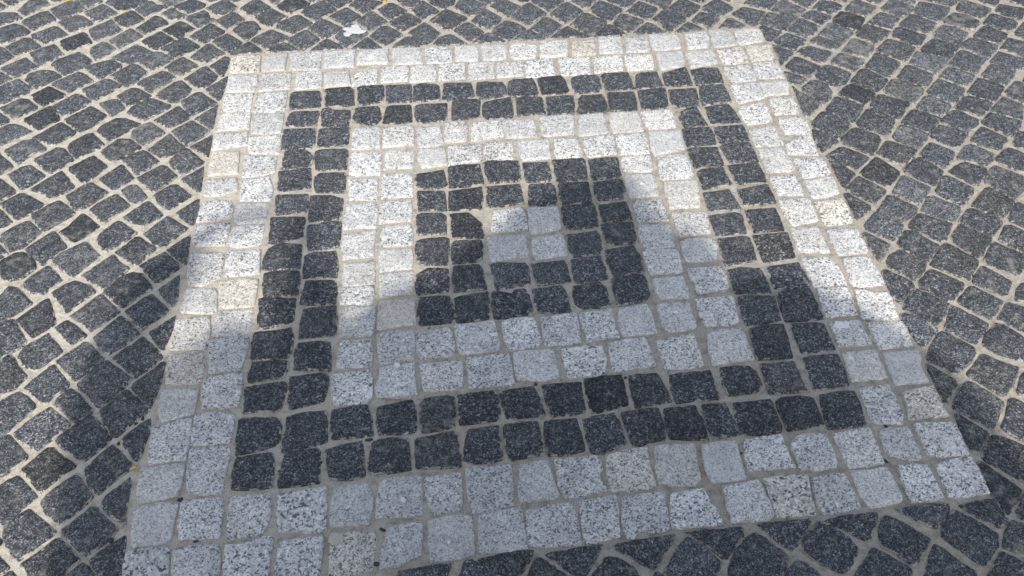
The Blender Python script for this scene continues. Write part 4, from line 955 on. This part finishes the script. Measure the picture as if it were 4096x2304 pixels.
centres = []; polys = []
fV, fF, fE, fT, fW, fD = [], [], [], [], [], []
nfield = 0
def inside(x, y, P):
    c = False; n = len(P)
    for i in range(n):
        x1, y1 = P[i]; x2, y2 = P[(i + 1) % n]
        if (y1 > y) != (y2 > y) and x < (x2 - x1) * (y - y1) / (y2 - y1) + x1: c = not c
    return c
for idx, line in enumerate(STONES.strip().splitlines()):
    k, rest = line[0], line[1:]
    v = [int(q) / 1000 for q in rest.split(',')]
    P = [Vector((v[i], v[i + 1])) for i in range(0, len(v), 2)]
    c = sum(P, Vector((0, 0))) / len(P)
    centres.append(c); polys.append([(p.x, p.y) for p in P])
    rnd = random.Random(idx * 13 + 5)
    warm = .7 if idx in WARM else max(0, rnd.gauss(.06, .12))
    top = TOP + rnd.uniform(-.0012, .0012)
    if k == 'F':
        tone = 1.15 * math.exp(rnd.gauss(0, .10)) * (.68 if idx in BLACK else 1.15 if idx in PALE else 1)
        warm = max(0, rnd.gauss(.15, .2)); dust = rnd.gauss(0, .4)
        if nfield < 300:
            one_stone('cobblestone', P, DARK, pavement, top, rnd, tone, warm, dust)
        else:
            stone_geom(fV, fF, fE, fT, fW, fD, outline(P, rnd), c, top, rnd, tone, warm, dust)
        nfield += 1
    else:
        ring = int(k); light = ring in (0, 2, 4)
        tone = math.exp(rnd.gauss(0, .05 if light else .11)) * (.68 if idx in BLACK else 1)
        one_stone('light_sett' if light else 'dark_sett', P, LIGHT if light else DARK, bands[ring], top, rnd, tone, warm,
                  rnd.gauss(-.5, .4), CRYSTAL.get(idx, ()))
# pavement beyond the photograph's frame: the same cobbles, laid diagonally
cells = {}
def register(c, poly):
    cells.setdefault((int(c.x // .16), int(c.y // .16)), []).append((c, poly))
for q, o in zip(centres, polys): register(q, o)
def clear(P, c, rad):
    a, b = int(c.x // .16), int(c.y // .16)
    for q, o in [w for i in (-1, 0, 1) for j in (-1, 0, 1) for w in cells.get((a + i, b + j), ())]:
        if (q - c).length < .16:
            if (q - c).length < rad: return False
            for p in P:
                if inside(p.x, p.y, o): return False
            for p in o:
                if inside(p[0], p[1], [(w.x, w.y) for w in P]): return False
    return True
rnd = random.Random(99)
ca = math.cos(math.radians(47)); sa = math.sin(math.radians(47))
for a in range(-62, 63):
    shift = rnd.uniform(0, .09)
    b = -5.2
    while b < 5.2:
        wdt = rnd.uniform(.07, .094); u0, u1 = b + .004, b + wdt - .003; b += wdt
        v0, v1 = a * .086 + .004, a * .086 + .082
        P = [Vector((x * ca - y * sa, x * sa + y * ca)) for x, y in ((u0 + shift, v0), (u1 + shift, v0), (u1 + shift, v1), (u0 + shift, v1))]
        P = [p + Vector((rnd.uniform(-.004, .004), rnd.uniform(-.004, .004))) for p in P]
        c = sum(P, Vector((0, 0))) / 4
        if max(abs(c.x), abs(c.y)) > 4.2: continue
        # trim against the inlay: keep only setts wholly outside it
        if min(max(abs(p.x), abs(p.y)) for p in P) < HALF + .004 or max(abs(c.x), abs(c.y)) < HALF + .03: continue
        near = max(abs(c.x), abs(c.y)) < 1.9
        if near and not clear(P, c, .066): continue
        if near: register(c, [(p.x, p.y) for p in P])
        O = outline(P, rnd, .006, .03, .0012) if near else chaikin(P, .007)
        stone_geom(fV, fF, fE, fT, fW, fD, O, c, TOP + rnd.uniform(-.0012, .0012), rnd, 1.15 * math.exp(rnd.gauss(0, .10)), max(0, rnd.gauss(.15, .2)), rnd.gauss(0, .4), fine=near)
# cut pieces that close the gaps between the two
CI = cam.matrix_world.inverted()
def in_frame(x, y):
    p = CI @ Vector((x, y, 0)); f = 3558.32
    return abs(f * p.x / -p.z) < 1975 and abs(f * p.y / -p.z) < 1090
for size in ((.076, .076), (.058, .074), (.045, .06), (.032, .044)):
    for gi in range(-70, 71):
        for gj in range(-70, 71):
            c = Vector((gi * .027, gj * .027))
            if in_frame(c.x, c.y) or max(abs(c.x), abs(c.y)) < HALF + size[0] * .6: continue
            for an in (47, 137):
                d = Vector((math.cos(math.radians(an)), math.sin(math.radians(an)))) * size[0] / 2; e = Vector((-d.y, d.x)) * size[1] / size[0]
                P = [c - d - e, c + d - e, c + d + e, c - d + e]
                if min(max(abs(p.x), abs(p.y)) for p in P) < HALF + .004: continue
                if clear([c + (p - c) * 1.1 for p in P], c, size[0] * .6):
                    register(c, [(p.x, p.y) for p in P])
                    stone_geom(fV, fF, fE, fT, fW, fD, outline(P, rnd, .006, .03, .0012), c, TOP, rnd, math.exp(rnd.gauss(0, .10)), .1, rnd.gauss(0, .4))
                    break
rest = link('cobblestones', to_mesh('cobblestones', fV, fF, fE, fT, fW, fD), pavement, DARK)
prop(rest, kind='stuff')
# setts of the inlay that the frame cuts off at its lower left corner
n = 18; pit = 2 * HALF / n
for i in range(n):
    for j in range(n):
        x0, y0 = -HALF + i * pit, -HALF + j * pit
        P = [Vector((x, y)) for x, y in ((x0 + .005, y0 + .005), (x0 + pit - .005, y0 + .005), (x0 + pit - .005, y0 + pit - .005), (x0 + .005, y0 + pit - .005))]
        P = [p + Vector((rnd.uniform(-.002, .002), rnd.uniform(-.002, .002))) for p in P]
        c = sum(P, Vector((0, 0))) / 4
        if not clear([c + (p - c) * .8 for p in P], c, .06): continue
        ring = max(abs(i - 8.5), abs(j - 8.5)); ring = int((ring + .5) // 2) if ring > 1 else 0
        ring = min(4, max(0, int((max(abs(i - 8.5), abs(j - 8.5)) - .5) / 2 + .5)))
        light = ring in (0, 2, 4)
        register(c, [(p.x, p.y) for p in P])
        one_stone('light_sett' if light else 'dark_sett', P, LIGHT if light else DARK, bands[ring], TOP, rnd, math.exp(rnd.gauss(0, .06)), .05, -.4)

# ---------------------------------------------------------------- small things lying on the stones and in the joints
def blob(V, F, cx, cy, rx, ry, h, ang, rnd, z0=0.0, k=12, dents=.25):
    b0 = len(V); ca, sa = math.cos(ang), math.sin(ang)
    rad = [1 + rnd.uniform(-dents, dents) for _ in range(k)]
    for s, z in ((1, 0), (.82, .7), (.45, 1)):
        for q in range(k):
            t = 2 * math.pi * q / k; r = s * rad[q]
            x, y = rx * r * math.cos(t), ry * r * math.sin(t)
            V.append((cx + x * ca - y * sa, cy + x * sa + y * ca, z0 + h * z))
    for r in range(2):
        for q in range(k):
            j = (q + 1) % k
            F.append((b0 + r * k + q, b0 + r * k + j, b0 + (r + 1) * k + j, b0 + (r + 1) * k + q))
    F.append(tuple(b0 + 2 * k + q for q in range(k)))
    F.append(tuple(b0 + q for q in reversed(range(k))))
def scrap(name, label, cat, pos, rx, ry, h, ang, m, z0, group=None, lobes=(), dents=.25):
    rnd = random.Random(int(abs(pos[0] * 7919 + pos[1] * 104729) * 10))
    V, F = [], []
    blob(V, F, 0, 0, rx, ry, h, ang, rnd, dents=dents)
    for (ax, ay, r1, r2) in lobes: blob(V, F, ax, ay, r1, r2, h * .9, rnd.uniform(0, 3), rnd, dents=dents)
    me = bpy.data.meshes.new(name); me.from_pydata(V, [], F)
    me.polygons.foreach_set('use_smooth', [True] * len(me.polygons))
    o = link(name, me, None, m); o.location = (pos[0], pos[1], z0)
    prop(o, label=label, category=cat, group=group)
    return o
GRIT = plain('dark_grit', (.035, .036, .04), .7, 200, .3)
GREYP = plain('grey_pebble_stone', (.20, .20, .19), .7, 200, .3)
CHALK = plain('dried_white_splash', (.50, .51, .52), .75, 160, .12)
LEAF = plain('yellow_leaf', (.62, .36, .04), .6, 200, .3)
TAN = plain('pale_crust', (.47, .43, .36), .85, 200, .15)
ST = TOP + .0014
scrap('bird_dropping', 'dried white splash on a dark cobble just behind the far edge of the square inlay', 'bird dropping', (-0.4671, 0.9801), .024, .022, .0012, .2, CHALK, ST, lobes=((-.022, -.02, .014, .016), (.02, -.012, .02, .013), (.002, .022, .013, .016), (-.026, .012, .01, .012)))
leafs = 'yellow leaf scraps on the paving'
scrap('leaf_scrap', 'small yellow leaf scrap on the joint at the far left of the picture', 'leaf', (-1.4641, 1.2921), .010, .007, .0010, .3, LEAF, ST, leafs)
scrap('leaf_scrap', 'narrow yellow leaf scrap in a joint left of the white splash and nearer the corner', 'leaf', (-1.2563, 1.2013), .009, .005, .0010, .2, LEAF, .001, leafs)
scrap('leaf_scrap', 'brown leaf scrap in a joint at the top edge, behind the white splash', 'leaf', (-0.3700, 1.1487), .007, .008, .0012, .9, LEAF, .001, leafs)
scrap('leaf_scrap', 'orange leaf scrap by the lower left edge of the square inlay', 'leaf', (-0.8797, -0.6050), .0065, .0035, .0012, .7, LEAF, .0014, leafs)
scrap('white_pebble', 'tiny bright white pebble in a joint among the upper left cobbles', 'pebble', (-1.3792, 1.0918), .0045, .004, .003, 0, CHALK, .001, 'white pebbles')
scrap('white_pebble', 'white pebble on a pale sett near the lower left corner of the inlay', 'pebble', (-0.8426, -0.7835), .006, .0045, .003, .4, CHALK, ST, 'white pebbles')
scrap('crust_patch', 'round pale mortar crust on the near row of light setts, left of the middle', 'mortar patch', (-0.4469, -0.8088), .015, .0165, .0006, .3, TAN, ST, dents=.4)
chips = 'dark grit chips in the joints'
for p, rx, ry, an, z0, mm, lab in (
    ((-0.4653, 0.2674), .0035, .0045, .6, .0008, GREYP, 'grey pebble between the outer dark band and the inner light band, left side'),
    ((-0.2188, -0.3931), .0045, .0035, .2, .0008, GREYP, 'grey pebble in the joint between the two near rows of the inner light band'),
    ((-0.2548, -0.2953), .0045, .0035, .2, .0006, GREYP, 'grey pebble in the joint below the black sett of the inner dark band'),
    ((-0.3894, -0.5867), .0095, .0038, .05, .0012, GRIT, 'long dark chip lying across a joint in the near dark band'),
    ((-0.4906, -0.6319), .005, .0035, .3, .0012, GRIT, 'dark grit chip against a near dark sett, left of the middle'),
    ((-0.3598, -0.7955), .0075, .0035, -.5, .0006, GRIT, 'crescent dark chip in the joint between the two nearest light rows'),
    ((-0.3706, -0.8655), .0055, .0055, .1, .0006, GRIT, 'round dark chip low in the joint at the bottom of the picture'),
    ((-0.5743, -0.6427), .0035, .003, .1, .0006, GRIT, 'tiny dark chip in a wide joint at the left end of the near dark band'),
    ((-0.8973, -0.4939), .0045, .0035, .7, .0006, GRIT, 'dark chip in the joint left of the inlay edge, upper of two on one joint'),
    ((-0.9250, -0.5417), .004, .0045, .2, .0006, GRIT, 'dark chip in a cobble joint left of the inlay, below the two on one joint'),
    ((-0.8844, -0.4817), .004, .0055, .3, .0006, GRIT, 'oval dark chip in the joint near the left inlay edge'),
    ((-0.8938, -0.7648), .0065, .0065, .4, .0006, GRIT, 'dark chip in a wide joint at the bottom left of the inlay'),
    ((-0.7253, -0.7836), .006, .0025, .2, .0006, GRIT, 'flat dark chip in the joint above the last left rows of light setts'),
    ((-0.7720, -0.6887), .006, .005, .3, .0006, GRIT, 'dark chip wedged in a corner of four light setts at lower left'),
    ((0.7681, -0.3806), .005, .0035, 0, .0006, GREYP, 'grey chip between two light setts of the right outer band'),
    ((0.7042, -0.6646), .0035, .0045, 0, .0006, GRIT, 'dark chip in a joint near the lower right corner of the inlay'),
    ((0.6741, -0.7456), .0035, .0055, .5, .0006, GRIT, 'dark chip where joints meet, one row in from the near right corner'),
    ((-0.0223, -0.4809), .004, .004, .5, .0006, GRIT, 'dark grit grain below the inner light band, left of the middle'),
    ((0.0358, -0.4736), .0035, .0035, .5, .0006, GREYP, 'brown grit grain in the joint under the inner light band'),
    ((0.1785, -0.4831), .0045, .0035, .5, .0006, GRIT, 'dark grit grain on top of a joint in the near dark band'),
    ((1.0631, -0.2716), .0045, .0045, .5, .0012, GRIT, 'round black chip in a joint among the cobbles on the right'),
    ((1.0890, -0.3236), .0045, .004, .5, .0012, GREYP, 'grey chip stuck in mortar among the cobbles on the far right'),
    ((0.3396, -0.8749), .0045, .007, .5, .0008, GRIT, 'dark chip in a cobble joint just in front of the near edge of the inlay'),
    ((0.3847, -0.6971), .0035, .003, .5, .0006, GRIT, 'dark grain in a joint between light setts right of the near middle')):
    scrap('grit_chip', lab, 'grit chip', p, rx, ry, min(rx, ry) * .55, an, mm, z0, chips)

# ---------------------------------------------------------------- unseen people behind the camera, posed and dressed to shape the shadows on the paving
def skin(name, verts, edges, m, parent, sub=2):
    me = bpy.data.meshes.new(name)
    me.from_pydata([v[:3] for v in verts], edges, [])
    o = bpy.data.objects.new(name, me); C.objects.link(o)
    o.modifiers.new('s', 'SKIN')
    sv = me.skin_vertices[0].data
    for i, v in enumerate(verts):
        r = v[3]; sv[i].radius = r if isinstance(r, tuple) else (r, r)
    seen = set()                                   # one root for every connected chain
    adj = {}
    for a, b in edges: adj.setdefault(a, []).append(b); adj.setdefault(b, []).append(a)
    for i in range(len(verts)):
        sv[i].use_root = i not in seen
        st = [i]
        while st:
            k = st.pop()
            if k in seen: continue
            seen.add(k); st += adj.get(k, [])
    mod = o.modifiers.new('u', 'SUBSURF'); mod.levels = sub; mod.render_levels = sub
    dg = bpy.context.evaluated_depsgraph_get()
    new = bpy.data.meshes.new_from_object(o.evaluated_get(dg))
    bpy.data.objects.remove(o); bpy.data.meshes.remove(me)
    new.materials.clear(); new.materials.append(m)
    new.polygons.foreach_set('use_smooth', [True] * len(new.polygons))
    n = bpy.data.objects.new(name, new); C.objects.link(n); n.parent = parent
    return n
def chain(V, E, pts, start=None):
    prev = start
    for p in pts:
        V.append(p)
        if prev is not None: E.append((prev, len(V) - 1))
        prev = len(V) - 1
    return prev
SKINM = plain('skin', (.48, .29, .21), .55, 40, .08)
def person(label, base, yaw, h, arms, shirt, trousers, hairc, wide=1.0, long_hair=False, sleeve=.078):
    """arms: per side ((elbow), (wrist), (palm direction)) in the person's own metres"""
    root = bpy.data.objects.new('person', None); C.objects.link(root)
    root.location = (base[0], base[1], 0); root.rotation_euler = (0, 0, yaw); root.empty_display_size = .3
    prop(root, label=label, category='person', group='people standing behind the camera')
    k = h / 1.75
    V, E = [], []
    pel = chain(V, E, [(0, 0, .95 * k, (.15 * wide, .10))])
    ch = chain(V, E, [(0, 0, 1.12 * k, (.13 * wide, .095)), (0, 0, 1.30 * k, (.155 * wide, .10)), (0, 0, 1.41 * k, (.13 * wide, .08))], pel)
    chain(V, E, [(0, .01, 1.48 * k, .055), (0, .02, 1.56 * k, (.062, .075)), (0, .025, 1.63 * k, (.075, .092)), (0, .015, 1.70 * k, (.066, .082))], ch)
    for s, (el, wr, fd) in zip((-1, 1), arms):
        sh = chain(V, E, [(s * .18 * k * wide, 0, 1.40 * k, .06)], ch)
        w = chain(V, E, [(*el, .042), (*wr, .028)], sh)
        d = Vector(fd).normalized(); w0 = Vector(wr)
        side = d.cross(Vector((0, 1, .2))).normalized()
        palm = w0 + d * .05
        pi = chain(V, E, [(*palm, (.036, .018))], w)
        for q, (off, ln) in enumerate(((-.027, .066), (-.009, .078), (.009, .073), (.027, .058))):
            a = palm + side * off + d * .035; b = a + d * ln * .5 + Vector((0, .008, 0)); c2 = b + d * ln * .45 + Vector((0, .018, -.004))
            V0 = len(V)
            V.append((*(palm + side * off * .6), .009)); V.append((*a, .0095)); V.append((*b, .0085)); V.append((*c2, .007))
            E += [(V0, V0 + 1), (V0 + 1, V0 + 2), (V0 + 2, V0 + 3)]
        V0 = len(V); t = side * (.028 * -s)
        V.append((*(w0 + d * .02 + t * .5), .011)); V.append((*(palm + t * 1.2), .011)); V.append((*(palm + t * 1.9 + d * .025), .0085))
        E += [(V0, V0 + 1), (V0 + 1, V0 + 2)]
    for s in (-1, 1):
        hp = chain(V, E, [(s * .09 * k, 0, .86 * k, .09), (s * .10 * k, .01, .49 * k, .06), (s * .105 * k, -.01, .10 * k, .042)], pel)
        chain(V, E, [(s * .11 * k, -.02, .045, .04), (s * .12 * k, .14, .03, (.04, .026))], hp)
    skin('body', V, E, SKINM, root)
    # face
    hz = 1.63 * k
    for s in (-1, 1):
        bm = bmesh.new(); bmesh.ops.create_uvsphere(bm, u_segments=10, v_segments=8, radius=.013)
        me = bpy.data.meshes.new('eye'); bm.to_mesh(me); bm.free()
        e = link('eye', me, root, CHALK); e.location = (s * .032, .108, hz + .005)
    for nm, vv in (('nose', [(0, .108, hz + .005, .009), (0, .124, hz - .03, .014)]),
                   ('mouth', [(-.022, .101, hz - .062, .006), (0, .108, hz - .062, .008), (.022, .101, hz - .062, .006)]),
                   ('ear', [(-.078, .02, hz - .02, .01), (-.082, .012, hz + .02, .014)]), ('ear', [(.078, .02, hz - .02, .01), (.082, .012, hz + .02, .014)])):
        skin(nm, vv, [(i, i + 1) for i in range(len(vv) - 1)], SKINM, root, 1)
    hv = [(0, -.02, 1.60 * k, (.075, .075)), (0, -.01, 1.68 * k, (.088, .095)), (0, .0, 1.725 * k, (.07, .075))]
    if long_hair: hv = [(0, -.07, 1.38 * k, (.09, .03)), (0, -.06, 1.50 * k, (.09, .05))] + hv
    skin('hair', hv, [(i, i + 1) for i in range(len(hv) - 1)], hairc, root)
    V, E = [], []
    p = chain(V, E, [(0, 0, .84 * k, (.20 * wide, .145))])
    c3 = chain(V, E, [(0, 0, 1.10 * k, (.165 * wide, .125)), (0, 0, 1.30 * k, (.185 * wide, .125)), (0, 0, 1.42 * k, (.12 * wide, .085))], p)
    for s, (el, wr, fd) in zip((-1, 1), arms):
        sh = chain(V, E, [(s * .19 * k * wide, 0, 1.41 * k, sleeve * 1.05)], c3)
        a = Vector(el); b = Vector(wr)
        chain(V, E, [(*a, sleeve), (*(a.lerp(b, .75)), sleeve * .78)], sh)
    skin('shirt', V, E, shirt, root)
    V, E = [], []
    p = chain(V, E, [(0, 0, .93 * k, (.17 * wide, .12))])
    for s in (-1, 1):
        chain(V, E, [(s * .10 * k, 0, .84 * k, .105), (s * .105 * k, .01, .49 * k, .08), (s * .11 * k, -.01, .12 * k, .065)], p)
    skin('trousers', V, E, trousers, root)
    for s in (-1, 1):
        skin('shoe', [(s * .11 * k, -.05, .05, (.045, .05)), (s * .115 * k, .05, .045, (.05, .045)), (s * .125 * k, .16, .035, (.045, .035))], [(0, 1), (1, 2)], GRIT, root, 1)
    return root
def shadow_coat(parent, levels, m, seed):  # hooded poncho added to fill out the wearer's cast shadow
    rnd = random.Random(seed); me = bpy.data.meshes.new('poncho'); V, F = [], []; k = 36; ph = rnd.uniform(0, 6)
    for li, (z, rx, ry) in enumerate(levels):
        fold = .035 * li / len(levels)
        for q in range(k):
            t = 2 * math.pi * q / k; w = 1 + fold * math.sin(7 * t + ph) + fold * .6 * math.sin(11 * t + 2 * ph)
            V.append((rx * w * math.cos(t), ry * w * math.sin(t), z))
    for r in range(len(levels) - 1):
        for q in range(k):
            j = (q + 1) % k; F.append((r * k + q, (r + 1) * k + q, (r + 1) * k + j, r * k + j))
    me.from_pydata(V, [], F); me.polygons.foreach_set('use_smooth', [True] * len(F))
    o = link('poncho', me, parent, m); sm = o.modifiers.new('t', 'SOLIDIFY'); sm.thickness = .006
    return o
def hat(parent, x, y, zb, rb, asp, m):  # wide hat added so that its brim fills in the cast shadow
    V, F = [], []; k = 32
    for r, z in ((rb, 0), (rb - .003, .007), (.10, .04), (.098, .125), (.07, .165), (.012, .17)):
        for a in range(k): V.append((x + r * math.cos(a * 2 * math.pi / k), y + r * asp * math.sin(a * 2 * math.pi / k), zb + z))
    for r in range(5):
        for a in range(k): F.append((r * k + a, r * k + (a + 1) % k, (r + 1) * k + (a + 1) % k, (r + 1) * k + a))
    F.append(tuple(5 * k + a for a in range(k)))
    me = bpy.data.meshes.new('shadow_sun_hat'); me.from_pydata(V, [], F)
    return link('shadow_sun_hat', me, parent, m)
NAVY = plain('navy_cotton', (.03, .045, .09), .9, 300, .2, .1)
REDC = plain('red_cotton', (.35, .05, .05), .9, 300, .2, .1)
GREYC = plain('grey_cotton', (.25, .25, .26), .9, 300, .2, .1)
WHITEC = plain('white_cotton', (.72, .72, .70), .9, 300, .1, .1)
DENIM = plain('blue_denim', (.06, .10, .19), .9, 400, .3, .1)
BEIGE = plain('beige_twill', (.42, .35, .25), .9, 400, .2, .1)
HAIRD = plain('dark_hair', (.03, .02, .015), .5, 500, .4)
HAIRB = plain('brown_hair', (.12, .07, .035), .5, 500, .4)
BLACKP = plain('black_glass', (.012, .012, .014), .12, 50, .05, .5)
def phone(label, M):
    root = bpy.data.objects.new('phone', None); C.objects.link(root); root.matrix_world = M; root.empty_display_size = .05
    prop(root, label=label, category='phone')
    for nm, dx, dy, dz, z in (('case', .156, .076, .008, 0), ('screen', .146, .068, .0012, .0046)):
        bm = bmesh.new(); bmesh.ops.create_cube(bm, size=1); bmesh.ops.scale(bm, vec=(dx, dy, dz), verts=bm.verts)
        bmesh.ops.bevel(bm, geom=[e for e in bm.edges if abs(e.verts[0].co.z - e.verts[1].co.z) > 1e-6 * 0 + dz * .5], offset=.009, segments=4, affect='EDGES')
        me = bpy.data.meshes.new(nm); bm.to_mesh(me); bm.free()
        o = link(nm, me, root, GREYC if nm == 'case' else BLACKP); o.location = (0, 0, z)
    return root
R3 = cam.matrix_world.to_3x3()
PH = CAM + R3 @ Vector((.055, -.012, .02))
phone('dark phone held sideways in front of the face, taking the picture', Matrix.Translation(PH) @ R3.to_4x4())
bA = Vector((-.17, -1.84, 0)); PL = PH - bA
q = person('person in a navy shirt, with a sun hat added for its shadow, holding a phone sideways at eye level', bA, 0, 1.78,
       (((-.29, .08, 1.47), (PL.x - .10, PL.y - .06, PL.z - .07), (.3, .3, .25)), ((.31, .08, 1.46), (PL.x + .10, PL.y - .06, PL.z - .07), (-.3, .3, .25))),
       NAVY, DENIM, HAIRD, 1.2, sleeve=.115)
hat(q, 0, 0, 1.67, .225, .80, WHITEC)
q = person('person in a grey hooded poncho added to widen the shadow, right of the one with the phone', (.26, -2.01), 0, 1.61,
       (((-.26, -.04, 1.10), (-.16, .10, .93), (1, .2, -.2)), ((.32, -.04, 1.12), (.20, .08, .93), (-1, .2, -.2))), GREYC, BEIGE, HAIRB, 1.1, True)
shadow_coat(q, ((1.62, .06, .05), (1.56, .16, .12), (1.48, .27, .14), (1.37, .38, .17), (1.25, .43, .20), (1.12, .47, .22), (.92, .51, .24), (.60, .48, .27)), GREYC, 3)
q = person('unseen person added in a red hooded poncho to fill the shadow left of the one with the phone', (-.60, -2.02), 0, 1.66,  # filler figure, added to close the shadow between its neighbours
       (((-.30, -.04, 1.10), (-.19, .08, .91), (1, .2, -.2)), ((.30, -.04, 1.10), (.19, .08, .91), (-1, .2, -.2))), REDC, DENIM, HAIRB, 1.1, True)
shadow_coat(q, ((1.68, .05, .05), (1.62, .13, .12), (1.53, .19, .14), (1.42, .26, .15), (1.27, .33, .18), (1.12, .39, .21), (.92, .43, .24), (.60, .46, .27)), REDC, 5)
q = person('person in a white shirt and straw hat added for its shadow, both arms raised over the head', (-1.03, -2.06), 0, 1.62,
       (((-.26, .02, 1.68), (-.15, .04, 1.98), (.8, 0, .08)), ((.20, .02, 1.62), (.10, .04, 1.84), (-.1, 0, .8))), WHITEC, BEIGE, HAIRD, 1.05, True, sleeve=.088)
hat(q, 0, 0, 1.475, .215, .85, BEIGE)
